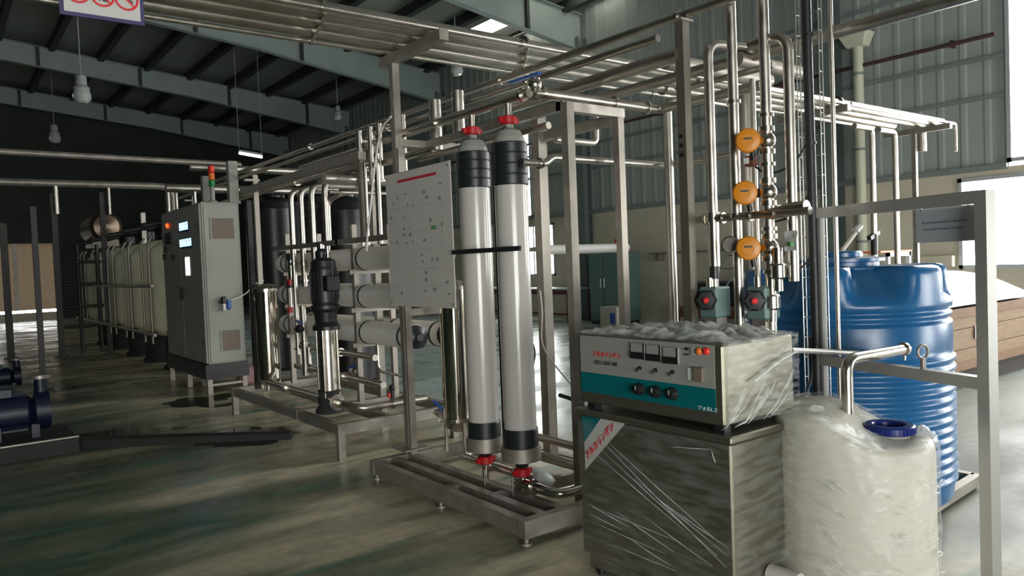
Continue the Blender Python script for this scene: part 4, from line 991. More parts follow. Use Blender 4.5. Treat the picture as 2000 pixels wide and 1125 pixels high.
def motor_pump(x, y, zb, k, label, plinth):
    if plinth:
        t = thing('pump_plinth', plinth, 'plinth', (x, y, 0)); obj('slab', MB().bevbox((x - 1.0 * k, y - .40 * k, 0), (x + .34 * k, y + .40 * k, zb), .01), 'concrete_dark', t)
        obj('rim', MB().box((x - 1.0 * k, y - .40 * k, zb), (x + .34 * k, y - .36 * k, zb + .012)), 'frame_steel', t)
    t = thing('motor_pump', label, 'pump', (x, y, zb)); c = V((x, y, zb + .22 * k))
    obj('motor', MB().lathe(c + V((-.34 * k, 0, 0)), [(.12 * k, 0), (.15 * k, .02 * k), (.15 * k, .34 * k), (.10 * k, .40 * k)], 20, axis='x'), 'motor_blue', t)
    f = MB()
    for j in range(14):
        a_ = 2 * PI * j / 14; e = V((0, math.cos(a_), math.sin(a_))); f.beam(c + e * .155 * k + V((-.30 * k, 0, 0)), c + e * .155 * k + V((.0, 0, 0)), .006, .02 * k, e)
    obj('motor_fins', f, 'motor_blue', t)
    obj('volute', MB().cyl(c + V((.06 * k, 0, 0)), c + V((.17 * k, 0, 0)), .17 * k, 22), 'motor_blue', t)
    obj('outlet', MB().cyl(c + V((.115 * k, 0, .12 * k)), c + V((.115 * k, 0, .30 * k)), .05 * k), 'motor_blue', t)
    obj('flange', MB().cyl(c + V((.115 * k, 0, .28 * k)), c + V((.115 * k, 0, .31 * k)), .085 * k), 'frame_steel', t)
    obj('terminal_box', MB().bevbox(c + V((-.25 * k, -.07 * k, .14 * k)), c + V((-.10 * k, .07 * k, .22 * k)), .008), 'motor_blue', t)
    for xx in (-.26, .02): obj('foot', MB().box(c + V((xx * k, -.13 * k, -.22 * k)), c + V(((xx + .06) * k, .13 * k, -.10 * k))), 'motor_blue', t)
p = atZ(55, 852, .14); motor_pump(p.x, p.y, .14, 1.0, 'dark blue motor pump on a concrete plinth at far left', 'low dark concrete plinth under the blue pump at far left')
p = atZ(20, 760); motor_pump(p.x, p.y, .0, .8, 'second dark blue pump standing behind the plinth at far left', None)
t = thing('drain_kerb', 'low dark concrete kerb running from the pump plinth to the osmosis skid', 'kerb', (1.45, 7.75, 0))
obj('kerb', MB().hexa([(.80, 7.70, 0), (2.44, 6.52, 0), (2.52, 6.66, 0), (.86, 7.98, 0), (.82, 7.74, .07), (2.43, 6.57, .05), (2.50, 6.65, .05), (.88, 7.94, .07)]), 'concrete_dark', t)

# ================================================================== STEEL CABINET WITH THE CONTROL UNIT ON TOP (both under stretch film)
UX0, UX1 = 2.40, 2.90
def fp(px, py, dx=0.0): q = atX(px, py, UX0 - dx); return q
ly0, ly1 = 1.79, 2.66
t = thing('steel_cabinet', 'stainless floor cabinet wrapped in clear film below the teal control unit', 'cabinet', (2.65, 2.22, 0)); LOWC = t
obj('body', MB().bevbox((UX0, ly0, .10), (UX1, ly1, .765), .008), 'sheet_steel', t)
obj('top_plate', MB().bevbox((UX0 - .012, ly0 - .012, .765), (UX1 + .012, ly1 + .012, .795), .006), 'sheet_steel', t)
obj('base_panel', MB().box((UX0 + .02, ly0 + .01, .035), (UX1 - .02, ly1 - .03, .105)), 'sheet_steel', t)
for (x, y) in ((UX0 + .05, ly0 + .04), (UX0 + .05, ly1 - .07), (UX1 - .05, ly0 + .04), (UX1 - .05, ly1 - .07)): obj('foot', MB().cyl((x, y, 0), (x, y, .04), .02), 'black_plastic', t)
def poly(name, pts, m, parent, th=.0015, label=None):
    n = len(pts); a = [V(p) for p in pts]; b = [p + V((th, 0, 0)) for p in a]
    return obj(name, MB().add(a + b, [tuple(range(n)), tuple(range(2 * n - 1, n - 1, -1))] + [(i, (i + 1) % n, n + (i + 1) % n, n + i) for i in range(n)]), m, parent, label=label)
D = .0025
poly('corner_label', [fp(1136, 812, D), fp(1173, 818, D), fp(1141, 864, D)], 'panel_teal', t, label='teal corner label')
poly('band_label', [fp(1173, 818, D), fp(1221, 827, D), fp(1143, 918, D), fp(1141, 864, D)], 'label_white', t, label='diagonal white label band with red writing')
a = fp(1146, 895, .005); b = fp(1196, 836, .005)
ux = (b - a); ux.x = 0; Lb = ux.length; ux.normalize(); uyv = V((-1, 0, 0)).cross(ux)
text('label_writing', 'アルカリンゲン', 'print_red', t, a - uyv * .006, ux, uyv, Lb / 6.6, ital=.25, weight=.0010)

uy0, uy1, uz0, uz1 = 1.815, 2.645, .828, 1.148
t = thing('control_unit', 'grey and teal control unit with dials, standing on the steel cabinet', 'control unit', (2.65, 2.23, .795)); UNIT = t
obj('case', MB().bevbox((UX0, uy0, uz0), (UX1 - .02, uy1, uz1), .008), 'sheet_steel', t)
for (x, y) in ((UX0 + .05, uy0 + .05), (UX0 + .05, uy1 - .05), (UX1 - .08, uy0 + .05), (UX1 - .08, uy1 - .05)): obj('foot', MB().box((x - .02, y - .025, .795), (x + .02, y + .025, uz0 + .003)), 'black_rubber', t)
tl, tr_, ml, mr_, bl, br = fp(1129, 653, D), fp(1394, 672, D), fp(1134, 725, D), fp(1395, 760, D), fp(1134, 765, D), fp(1398, 804, D)
yl = tl.y; yr = (tr_.y + br.y) / 2; zt = (tl.z + tr_.z) / 2 - .004; zm = (ml.z + mr_.z) / 2; zb2 = (bl.z + br.z) / 2
yl = min(yl, uy1 - .02)
obj('upper_panel', MB().box((UX0 - D, yr, zm), (UX0 + .001, yl, zt)), 'panel_grey', t)
obj('lower_panel', MB().box((UX0 - D, yr, zb2), (UX0 + .001, yl, zm)), 'panel_teal', t)
def on(px, py, d=.003): return atX(px, py, UX0 - d)
uxp, uyp = V((0, -1, 0)), V((0, 0, 1))
a, b = on(1157, 689), on(1209, 697)
text('panel_writing', 'アルカリンゲン', 'print_red', t, V((a.x, a.y, a.z - .012)), uxp, uyp, (a.y - b.y) / 6.6, ital=.2, weight=.0009)
a, b = on(1159, 706), on(1206, 712)
text('panel_writing', 'HEX-3000 MR', 'print_dark', t, V((a.x, a.y, a.z - .010)), uxp, uyp, (a.y - b.y) / 6.0, ital=.2, weight=.0007)
a = on(1362, 797); text('panel_writing', 'ツォルLコ', 'print_white', t, V((a.x, a.y, a.z - .004)), uxp, uyp, .021, ital=.3)
for k, (px, py) in enumerate(((1248, 685), (1279, 689), (1312, 694))):
    c = on(px, py); w_, h_ = .040, .034
    m = obj('panel_meter', MB().bevbox((UX0 - .014, c.y - w_, c.z - h_), (UX0 - .002, c.y + w_, c.z + h_), .002), 'panel_grey', t)
    obj('meter_base', MB().box((UX0 - .017, c.y - w_, c.z - h_), (UX0 - .0135, c.y + w_, c.z - h_ * .15)), 'black_plastic', m)
    obj('meter_edge', MB().box((UX0 - .016, c.y - w_, c.z - h_ * .15), (UX0 - .0135, c.y - w_ * .86, c.z + h_)), 'black_plastic', m)
    q = on((1249, 1280, 1314)[k], (703, 708, 711)[k]); obj('meter_caption', MB().box((UX0 - .0035, q.y - .014, q.z - .003), (UX0 - .002, q.y + .014, q.z + .003)), 'print_grey', t)
    q = on((1250, 1281, 1314)[k], (719, 723, 727)[k])
    s_ = obj('toggle_switch', MB().cyl((UX0 - .006, q.y, q.z), (UX0 - .001, q.y, q.z), .009, 12), 'black_plastic', t); obj('toggle_lever', MB().tube([(UX0 - .005, q.y, q.z), (UX0 - .022, q.y + .006, q.z - .014)], .004, 8), 'black_plastic', s_)
    q = on((1250, 1282, 1315)[k], (760, 765, 769)[k])
    kn = obj('dial_knob', MB().lathe((UX0 - .002, q.y, q.z), [(.027, 0), (.027, .006), (.022, .010), (.019, .028), (.010, .030)], 20, d=(-1, 0, 0)), 'black_plastic', t)
    obj('knob_pointer', MB().box((UX0 - .034, q.y - .003, q.z), (UX0 - .031, q.y + .003, q.z + .018)), 'print_grey', kn)
for k, (px, py, m) in enumerate(((1340, 684, 'black_plastic'), (1353, 685, 'beacon_green'), (1366, 686, 'beacon_orange'), (1380, 686, 'knob_red'))):
    q = on(px, py)
    if k == 0: obj('mode_switch', MB().cyl((UX0 - .010, q.y - .006, q.z + .006), (UX0 - .001, q.y - .006, q.z + .006), .006, 10).box((UX0 - .003, q.y - .012, q.z - .020), (UX0 - .001, q.y + .016, q.z - .014)), m, t)
    elif k == 1: obj('indicator_lamp', MB().box((UX0 - .008, q.y - .008, q.z - .016), (UX0 - .001, q.y + .008, q.z + .016)), 'print_grey', t)
    else: obj('indicator_lamp', MB().lathe((UX0 - .002, q.y, q.z), [(.015, 0), (.015, .006), (.011, .012), (.005, .014)], 16, d=(-1, 0, 0)), m, t)
q = on(1361, 727); obj('breaker', MB().bevbox((UX0 - .020, q.y - .040, q.z - .036), (UX0 - .001, q.y + .008, q.z + .022), .003), 'vent_brown', t)
obj('breaker_label', MB().box((UX0 - .004, q.y + .010, q.z - .034), (UX0 - .001, q.y + .045, q.z + .014)), 'print_white', t)
obj('breaker_title', MB().box((UX0 - .004, q.y - .004, q.z + .018), (UX0 - .001, q.y + .045, q.z + .034)), 'print_grey', t)

# stretch film on the control unit
def crump(sx, sy, amp, seed):
    def fn(a, b, p):
        e = min(a, 1 - a, b, 1 - b) * 8; e = min(1, e)
        v = V((a * sx, b * sy, seed)); r = abs(noise.noise(v)) + .5 * abs(noise.noise(v * 2.3)) + .25 * abs(noise.noise(v * 5.1))
        return amp * (r * (.35 + .65 * e))
    return fn
tf = obj('stretch_film', MB().grid((UX0 + .0, uy1 + .01, uz1 + .004), (0, -(uy1 - uy0 + .02), 0), (UX1 - UX0 - .01, 0, 0), 60, 44, lambda a, b, p: -crump(8, 6, .042, 2.0)(a, b, p) * (1.3 - .6 * abs(a - .62)) ), 'film_white', UNIT)
for v in tf.data.vertices: v.co.z = 2 * (uz1 + .004 - .795) - v.co.z if v.co.z < (uz1 + .004 - .795) else v.co.z
obj('stretch_film', MB().grid((UX0 + .01, uy0 - .012, uz0 + .0), (UX1 - UX0 - .01, 0, 0), (0, 0, uz1 - uz0 + .012), 44, 34, crump(4, 9, .020, 5.0)), 'film_clear', UNIT)
st = MB(); rg = random.Random(11)
for k in range(16):
    x0 = rg.uniform(.15, .95); z0 = rg.uniform(.0, .55); L_ = rg.uniform(.08, .22)
    a = V((UX0 + .01 + x0 * .46, uy0 - .024, uz0 + .02 + z0 * .3)); b = a + V((-.8, 0, -.75)).normalized() * L_ + V((0, rg.uniform(-.006, .004), 0))
    if b.z < uz0: b.z = uz0
    st.tube([a, (a + b) / 2 + V((0, -.006, 0)), b], [.0008, .0026, .0006], 5, bend=.02)
obj('film_wrinkles_glints', st, 'film_white', UNIT)['kind'] = 'stuff'
obj('film_rope', MB().tube([(UX0 + .17, uy0 - .02, uz0 + .16), (UX0 + .34, uy0 - .02, uz0 + .22), (UX1 - .02, uy0 - .022, uz0 + .25)], [.004, .006, .004], 7, bend=.05), 'film_white', UNIT)
# film on the lower cabinet
obj('stretch_film', MB().grid((UX0 - .006, ly1, .06), (0, -(ly1 - ly0), 0), (0, 0, .70), 40, 34, crump(4, 6, .004, 9.0)), 'film_thin', LOWC)
obj('stretch_film', MB().grid((UX0 - .005, ly0 - .012, .06), (UX1 - UX0 + .005, 0, 0), (0, 0, .70), 40, 40, crump(3, 4, .012, 4.0)), 'film_thin', LOWC)
st = MB(); rg = random.Random(5)
lines = [((1182, 868), (1418, 1108)), ((1176, 880), (1400, 1085)), ((1190, 866), (1405, 1060)), ((1168, 890), (1335, 1035)), ((1240, 935), (1420, 1085)), ((1148, 985), (1330, 1060)), ((1150, 1002), (1215, 1035)), ((1200, 1065), (1320, 1115)), ((1230, 1052), (1310, 1105)), ((1150, 985), (1230, 1030)), ((1300, 985), (1422, 1070)), ((1260, 1010), (1390, 1105)), ((1305, 872), (1390, 878)), ((1390, 880), (1398, 905)), ((1160, 1020), (1300, 1082)), ((1205, 1000), (1316, 1078))]
for (p0, p1) in lines:
    a, b = atX(*p0, UX0 - .012), atX(*p1, UX0 - .012)
    a.z = max(a.z, .06); b.z = max(b.z, .06); b.y = max(b.y, ly0)
    st.tube([a, (a + b) / 2 + V((-.004, 0, 0)), b], [.0006, .0022, .0007], 5, bend=.05)
obj('film_wrinkles_glints', st, 'film_white', LOWC)['kind'] = 'stuff'
pipe('side_port', 'short pale port stub low on the steel cabinet side', [(2.62, ly0 - .01, .20), (2.62, ly0 - .14, .20)], .04, 'white_pvc')

# ================================================================== WHITE CHEMICAL TANK UNDER FILM
tx, ty, TR = 3.03, 1.655, .318
t = thing('chemical_tank', 'milky white chemical tank with a blue lid wrapped in film', 'tank', (tx, ty, 0))
view = math.atan2(-ty, -tx)                       # direction that faces the room's near corner
def topz(x, y):
    # raised shoulder at the back and left, sloping down to the lid at the front right
    d = ((x - tx) * -.38 + (y - ty) * .92) / TR
    s_ = max(0.0, min(1.0, (d + .55) / 1.0)); s_ = s_ * s_ * (3 - 2 * s_)
    return .715 + .115 * s_
n = 64; mb = MB(); vs = []; rows = [(0, .94), (.02, .985), (.06, 1.0), (.3, 1.0), (.31, .992), (.33, .992), (.34, 1.0), (.90, 1.0), (.965, .992), (.99, .97), (1.0, .93)]
for (h, k) in rows:
    for j in range(n):
        a_ = 2 * PI * j / n; x, y = tx + TR * k * math.cos(a_), ty + TR * k * math.sin(a_); z = topz(tx + TR * .9 * math.cos(a_), ty + TR * .9 * math.sin(a_)) * h
        vs.append((x, y, z))
for k in (.75, .55, .35, .15):
    for j in range(n):
        a_ = 2 * PI * j / n; x, y = tx + TR * k * math.cos(a_), ty + TR * k * math.sin(a_); vs.append((x, y, topz(x, y)))
m_ = len(rows) + 4; vs.append((tx, ty, topz(tx, ty)))
fs = [(i * n + j, i * n + (j + 1) % n, (i + 1) * n + (j + 1) % n, (i + 1) * n + j) for i in range(m_ - 1) for j in range(n)] + [((m_ - 1) * n + j, (m_ - 1) * n + (j + 1) % n, m_ * n) for j in range(n)]
mb.add(vs, fs, True); mb.add(vs[:n], [tuple(range(n))])
obj('body', mb, 'milky_plastic', t)
lc = atZ(1737, 836, .745); lc.z = topz(lc.x, lc.y)
obj('neck', MB().cyl(lc + V((0, 0, -.02)), lc + V((0, 0, .012)), .078, 28), 'milky_plastic', t)
ld = obj('lid', MB().lathe(lc + V((0, 0, .010)), [(.094, 0), (.098, .004), (.098, .030), (.091, .036), (.066, .036), (.061, .030), (.059, .010), (.02, .008)], 36), 'lid_blue', t)
rib = MB()
for j in range(36):
    a_ = 2 * PI * j / 36; e = V((math.cos(a_), math.sin(a_), 0)); rib.beam(lc + e * .098 + V((0, 0, .014)), lc + e * .098 + V((0, 0, .040)), .006, .006, e)
obj('lid_grip', rib, 'lid_blue', ld)
# film: wrinkled shell, gathered around the lid
n = 150; K_ = 70; mb = MB(); vs = []
for i in range(K_ + 1):
    h = i / K_
    for j in range(n):
        a_ = 2 * PI * j / n; v = V((math.cos(a_) * 3, math.sin(a_) * 3, h * 4)); dg = V((a_ * 4 + h * 9, h * 2.0, 3.3))
        w_ = abs(noise.noise(v * 1.3)) * .013 + abs(noise.noise(v * 4.2)) * .0040 + abs(noise.noise(dg * 1.6)) * .009
        if h < .8: r = TR * (.985 if h < .05 else 1.0) + .006 + w_; x, y = tx + r * math.cos(a_), ty + r * math.sin(a_); z = topz(tx + TR * .9 * math.cos(a_), ty + TR * .9 * math.sin(a_)) * (h / .8) * .985 + .008
        else:
            q = (h - .8) / .2; r = (TR + .006) * (1 - .62 * q); x, y = tx + r * math.cos(a_), ty + r * math.sin(a_); z = topz(x, y) + .006 + w_ * 1.6
            dl = math.hypot(x - lc.x, y - lc.y)
            if dl < .125: z = min(z, topz(x, y) + .004)
        vs.append((x, y, z))
mb.add(vs, [(i * n + j, i * n + (j + 1) % n, (i + 1) * n + (j + 1) % n, (i + 1) * n + j) for i in range(K_) for j in range(n)], True)
obj('stretch_film', mb, 'film_tank', t)
st = MB(); rg = random.Random(21)  # short bright strands: glints on the wrinkled film, drawn as geometry
for k in range(70):
    cl = rg.choice((197, 197, 200, 240, 262, 275, 280)); a_ = math.radians(cl + rg.gauss(0, 4)); z = rg.uniform(.05, .62); L_ = rg.uniform(.01, .035)
    e = V((math.cos(a_), math.sin(a_), 0)); tn = V((-e.y, e.x, 0)); c = V((tx, ty, z)) + e * (TR + .024); d_ = (tn * 1.0 + V((0, 0, rg.uniform(-.9, .1)))).normalized() * L_
    st.tube([c - d_, c + e * .003, c + d_], [.0003, .0022, .0003], 5, bend=.01)
obj('film_wrinkles_glints', st, 'film_white', t)['kind'] = 'stuff'
mb = MB(); g = lc + V((.105, -.082, -.012))
mb.lathe(g, [(.03, -.05), (.05, -.02), (.042, .012), (.022, .035), (.006, .048)], 22, fn=lambda a_, h, r: r * (1 + .7 * noise.noise(V((math.cos(a_) * 2.5, math.sin(a_) * 2.5, h * 30)))))
obj('film_gather', mb, 'film_white', t)
# suction pipe standing in the tank
q0 = atY(1655, 785, ty + .06); q1 = atY(1650, 712, ty + .06); q2 = atY(1765, 690, ty + .06)
t = thing('suction_lance', 'bright bent steel pipe rising from the white chemical tank', 'pipe', (q0.x, ty + .06, topz(q0.x, ty + .06)))
obj('tube', MB().tube([(q0.x, ty + .06, topz(q0.x, ty + .06) - .01), (q0.x, ty + .06, q1.z + .02), (q2.x, ty + .06, q2.z + .02)], .0255, 18, bend=.07), 'bright_steel', t)
e = V((q2.x, ty + .06, q2.z + .02)); obj('union', ring(MB(), e, (1, 0, 0), .033, .02), 'bright_steel', t)
obj('end_hook', MB().tube([e, e + V((.012, 0, -.03)), e + V((.006, 0, -.055))], .006, 8), 'bright_steel', t)
q0 = atY(1545, 684, 1.95); q1 = atY(1752, 693, 1.95)
pipe('dosing_pipe', 'thin steel pipe running from the control unit towards the lance end', [(q0.x, 1.95, q0.z), (q1.x, 1.95, q1.z)], .013, 'frame_dull')

# ================================================================== BLUE WATER TANK
bx, by, BR, ZB = 4.29, 2.375, .580, .085
t = thing('water_tank', 'large blue ribbed plastic water tank behind the steel pipe frame', 'tank', (bx, by, ZB))
prof = [(.0, .955), (.02, .975), (.08, .985)]
z = .10
while z < .80:
    prof += [(z, .985), (z + .012, 1.012), (z + .030, 1.012), (z + .043, .985)]; z += .056
prof += [(.85, .99), (.99, .99), (1.0, .985), (1.008, .955), (1.022, .955), (1.03, .985), (1.05, .985), (1.058, .955), (1.072, .955), (1.08, .988), (1.10, .99)]
ztop = 1.395 - ZB
prof += [(1.12, .99), (1.17, .99), (1.22, .988), (1.265, .985), (ztop - .02, .975), (ztop - .004, .95), (ztop + .004, .90)]
def blob_r(a_, h, r):
    if h <= 1.121: return r * BR
    lobe = math.cos(6 * (a_ - .85)); s_ = 1 / (1 + math.exp(-(lobe - .1) * 12)); k = min(1, (h - 1.12) / (ztop - 1.12))
    return r * BR * (1 - .46 * s_ * k)
mb = MB(); n = 96
mb.lathe((bx, by, ZB), [(r, h) for (h, r) in prof], n, fn=blob_r)
mb.lathe((bx, by, ZB), [(.90 * BR, ztop + .004), (.60 * BR, ztop - .01), (.34 * BR, ztop - .005)], n, cap=False, fn=lambda a_, h, r: blob_r(a_, h, r / BR) if h == ztop + .004 else r)
obj('body', mb, 'tank_blue', t)
obj('manhole', MB().lathe((bx, by, ZB + ztop - .03), [(.36 * BR, 0), (.36 * BR, .055), (.41 * BR, .060), (.41 * BR, .078), (.30 * BR, .088)], 56), 'tank_blue', t)
obj('lid', MB().lathe((bx, by, ZB + ztop + .052), [(.21 * BR, 0), (.21 * BR, .030), (.19 * BR, .040), (.02, .044)], 48), 'tank_blue', t)
q = V((bx + BR - .01, by - .05, 1.02)); obj('outlet', MB().cyl(q, q + V((.05, -.02, 0)), .03).tube([q + V((.02, 0, .06)), q + V((.07, -.02, .09))], .012), 'bag_white', t)
t = thing('dip_tube', 'pale slanted tube sticking out of the blue tank lid', 'tube', (bx, by, ZB + ztop + .125))
obj('tube', MB().tube([atY(1638, 498, by), atY(1676, 447, by)], .014, 10), 'milky_plastic', t)
e0, e1 = atY(1670, 452, by), atY(1679, 442, by); obj('cap', MB().cyl(e0, e1, .022), 'white_pvc', t)
t = thing('tank_stand', 'low steel tube stand under the blue water tank', 'stand', (4.4, 2.3, 0)); K = 'frame_steel'
for (a, b) in (((3.80, 1.86, .055), (5.04, 1.94, .055)), ((3.80, 2.88, .055), (5.02, 2.91, .055)), ((3.84, 1.90, .055), (3.84, 2.88, .055)), ((5.02, 1.95, .055), (5.02, 2.91, .055)), ((4.40, 1.92, .055), (4.40, 2.88, .055))):
    obj('tube', MB().beam(a, b, .055, .06), K, t)
for (x, y) in ((3.84, 1.9), (4.42, 1.93), (5.0, 1.96), (3.84, 2.87), (5.0, 2.90)): obj('foot', MB().box((x - .025, y - .025, 0), (x + .025, y + .025, .03)), 'black_rubber', t)

# ================================================================== STEEL PIPE FRAME AT THE RIGHT, CABLE TRAY, NOTICE PLATE
FD = V((math.sin(math.radians(17.4)), math.cos(math.radians(17.4)), 0)); FN = V((FD.y, -FD.x, 0)); P0 = V((3.342, 1.241, 0)); P1 = P0 + FD * .905
t = thing('barrier', 'square steel tube frame standing before the blue water tank', 'frame', P0)
def fbox(a, b, w=.052):
    return MB().beam(a, b, w, w, FN if abs((b - a).normalized().z) > .9 else (0, 0, 1))
obj('near_post', fbox(P0, P0 + V((0, 0, 1.714))), 'frame_dull', t)
obj('far_post', fbox(P1, P1 + V((0, 0, 1.69)), .032), 'frame_dull', t)
obj('top_bar', fbox(P0 + V((0, 0, 1.689)) + FD * .02, P1 + V((0, 0, 1.689))), 'frame_dull', t)
obj('lower_bar', fbox(P0 + V((0, 0, .935)) + FD * .02, P1 + V((0, 0, .935)), .05), 'frame_dull', t)
obj('floor_bar', fbox(P0 + V((0, 0, .03)) + FD * .02, P1 + V((0, 0, .03)), .05), 'frame_steel', t)
p = P0 + FD * .304 + V((0, 0, .96)); obj('lance_holder', MB().cyl(p, p + V((0, 0, .05)), .012).torus(p + V((0, 0, .075)), .03, .006, FD, 14, 6), 'frame_steel', t)
a = P0 + FD * .356 + FN * .035; b = P0 + FD * .071 + FN * .035
t = thing('notice_plate', 'grey notice plate with two dark lines of writing under the frame top', 'sign', (a + b) / 2 + V((0, 0, 1.515)))
mb = MB(); z0, z1 = 1.514, 1.663; th = FN * .004
mb.hexa([a + V((0, 0, z0)), b + V((0, 0, z0)), b + th + V((0, 0, z0)), a + th + V((0, 0, z0)), a + V((0, 0, z1)), b + V((0, 0, z1)), b + th + V((0, 0, z1)), a + th + V((0, 0, z1))]); obj('plate', mb, 'plate_glare_grey', t)
for (u0, u1, zz) in ((.12, .88, 1.600), (.15, .82, 1.571)):
    q = a + (b - a) * u0 - FN * .001; rgx = random.Random(int(zz * 1000)); k = u0
    while k < u1:
        k2 = min(u1, k + rgx.uniform(.04, .11)); s0, s1 = a + (b - a) * k - FN * .001, a + (b - a) * k2 - FN * .001
        obj('writing', MB().beam(s0 + V((0, 0, zz)), s1 + V((0, 0, zz)), .002, .008), 'plate_text', t); k = k2 + .022
obj('hanger', MB().beam(a + (b - a) * .1 + V((0, 0, z1 - .01)), a + (b - a) * .1 + V((0, 0, 1.69)) , .01, .004), 'wire_bright', t); obj('hanger', MB().beam(a + (b - a) * .9 + V((0, 0, z1 - .01)), a + (b - a) * .9 + V((0, 0, 1.69)), .01, .004), 'wire_bright', t)

CX = 3.62
cA = atX(1577, 0, CX); yC = atX(1592, 500, CX).y
t = thing('cable_tray', 'upright wire mesh cable tray in front of the blue tank', 'cable tray', (CX, yC, 0))
for (dx, dy) in ((.0, .075), (.03, .075), (.0, -.05), (.03, -.05), (.0, .012)): obj('side_wire', MB().cyl((CX + dx, yC + dy, 0), (CX + dx, yC + dy, 3.6), .0035, 6), 'wire_bright', t)
z = .1; r1 = None
while z < 3.55:
    if r1 is None: r1 = obj('rung', MB().tube([(CX, yC + .075, z), (CX + .032, yC + .07, z), (CX + .032, yC - .045, z), (CX, yC - .05, z)], .003, 6), 'wire_bright', t); zz0 = z
    else: again('rung', r1, t, (0, 0, z - zz0))
    z += .105
t = thing('cable_bundle', 'thick black cable bundle climbing inside the wire tray', 'cable', (CX - .02, yC - .01, 0))
obj('cables', MB().tube([(CX - .018, yC - .005, 0), (CX - .022, yC - .008, 1.2), (CX - .018, yC + .002, 2.4), (CX - .02, yC + .004, 3.6)], .024, 12, .2), 'cable_black', t)
for k, z in enumerate((.6, 1.0, 1.45, 2.05, 2.6, 3.1)): obj('cable_tie', ring(MB(), (CX - .02, yC - .004, z), (0, 0, 1), .028, .012), 'black_plastic', t)
pipe('upright_pipe', 'upright bright steel pipe directly right of the cable tray', [(CX + .02, yC - .105, 0), (CX + .02, yC - .105, 3.6)], .011, 'pipe_steel')
for k, (P_, lab) in enumerate((([(1475, 325), (1495, 340), (1525, 335), (1555, 315), (1576, 280)], 'black cable sagging from the top orange actuator to the tray'),
                               ([(1490, 430), (1510, 434), (1545, 425), (1570, 400), (1582, 370)], 'black cable sagging from the middle orange actuator to the tray'),
                               ([(1495, 533), (1520, 538), (1555, 530), (1575, 515), (1588, 490)], 'black cable sagging from the lowest orange actuator to the tray'))):
    tag(obj('sensor_cable', MB().tube([atX(x, y, 3.45 + (CX - 3.47) * i / 4) for i, (x, y) in enumerate(P_)], .006, 6, .12), 'cable_black'), lab, 'cable')
tag(obj('floor_cable', MB().tube([(CX - .04, yC + .02, 1.05), (3.5, 2.1, .86), (3.2, 2.0, .74), (3.0, 2.0, .70)], .007, 6, .15), 'cable_black'), 'black cable dropping from the tray behind the control unit', 'cable')

# ================================================================== UPRIGHT PIPE GROUP WITH ORANGE ACTUATORS
XV = 3.40
def upr(px, y0, y1, X=XV): a, b = atX(px[0], y0, X), atX(px[1], y1, X); return V((X, (a.y + b.y) / 2, a.z)), V((X, (a.y + b.y) / 2, b.z))
a, b = upr((1384, 1391), 95, 425); t = thing('sample_pipe', 'upright steel pipe bent over at the top, left of the pipe group', 'pipe', V((XV, a.y, 1.25)))
obj('tube', MB().tube([(XV, a.y, b.z), (XV, a.y, a.z + .03), (XV + .36, a.y - .02, a.z + .05)], .026, 16, bend=.08), 'pipe_steel', t)
_, c = upr((1391, 1393), 425, 520); obj('sight_glass', MB().cyl((XV, a.y, c.z), (XV, a.y, b.z), .030, 18), 'bright_steel', t)
obj('union', ring(MB(), (XV, a.y, b.z), (0, 0, 1), .042, .05), 'bright_steel', t); obj('lower_fitting', MB().cyl((XV, a.y, c.z - .07), (XV, a.y, c.z + .005), .026), 'black_rubber', t)
obj('lower_tube', MB().cyl((XV, a.y, 0), (XV, a.y, c.z - .07), .022), 'pipe_steel', t)
ySam = a.y
a, b = upr((1427, 1444), 0, 610); pipe('supply_pipe', 'upright steel pipe carrying the gauge, second of the pipe group', [(XV, a.y, 0), (XV, a.y, 3.5)], .026, rings=[((XV, a.y, 1.70), (0, 0, 1)), ((XV, a.y, 2.3), (0, 0, 1))], n=16); y2 = a.y
a, b = upr((1490, 1498), 0, 610); pipe('supply_pipe', 'upright steel pipe behind the orange actuators, third of the pipe group', [(XV + .02, a.y, 0), (XV + .02, a.y, 3.5)], .027, rings=[((XV + .02, a.y, z), (0, 0, 1)) for z in (1.40, 1.62, 1.70, 1.95, 2.2)], n=16); y3 = a.y
a, b = upr((1527, 1540), 75, 550); pipe('overflow_pipe', 'hooked steel pipe ending above the blue tank', [(XV + .05, a.y + .22, a.z + .03), (XV + .05, a.y, a.z + .03), (XV + .05, a.y, b.z)], .027, bend=.09, n=16); y4 = a.y
a, b = upr((1473, 1478), 180, 600, 3.6); pipe('supply_pipe', 'thin upright pipe between the two larger pipes', [(3.6, a.y, 0), (3.6, a.y, 2.45)], .016)
a, b = upr((1306, 1312), 195, 600, 3.9); pipe('supply_pipe', 'upright steel pipe left of the square rack post', [(3.9, a.y + .0, 0), (3.9, a.y, a.z), (3.9 + .2, a.y, a.z)], .030, bend=.08)
a, b = upr((1455, 1460), 190, 470, 4.8); pipe('supply_pipe', 'dull wide pipe farther behind the orange actuators', [(4.8, a.y, 0), (4.8, a.y, 2.7)], .055, 'frame_steel')
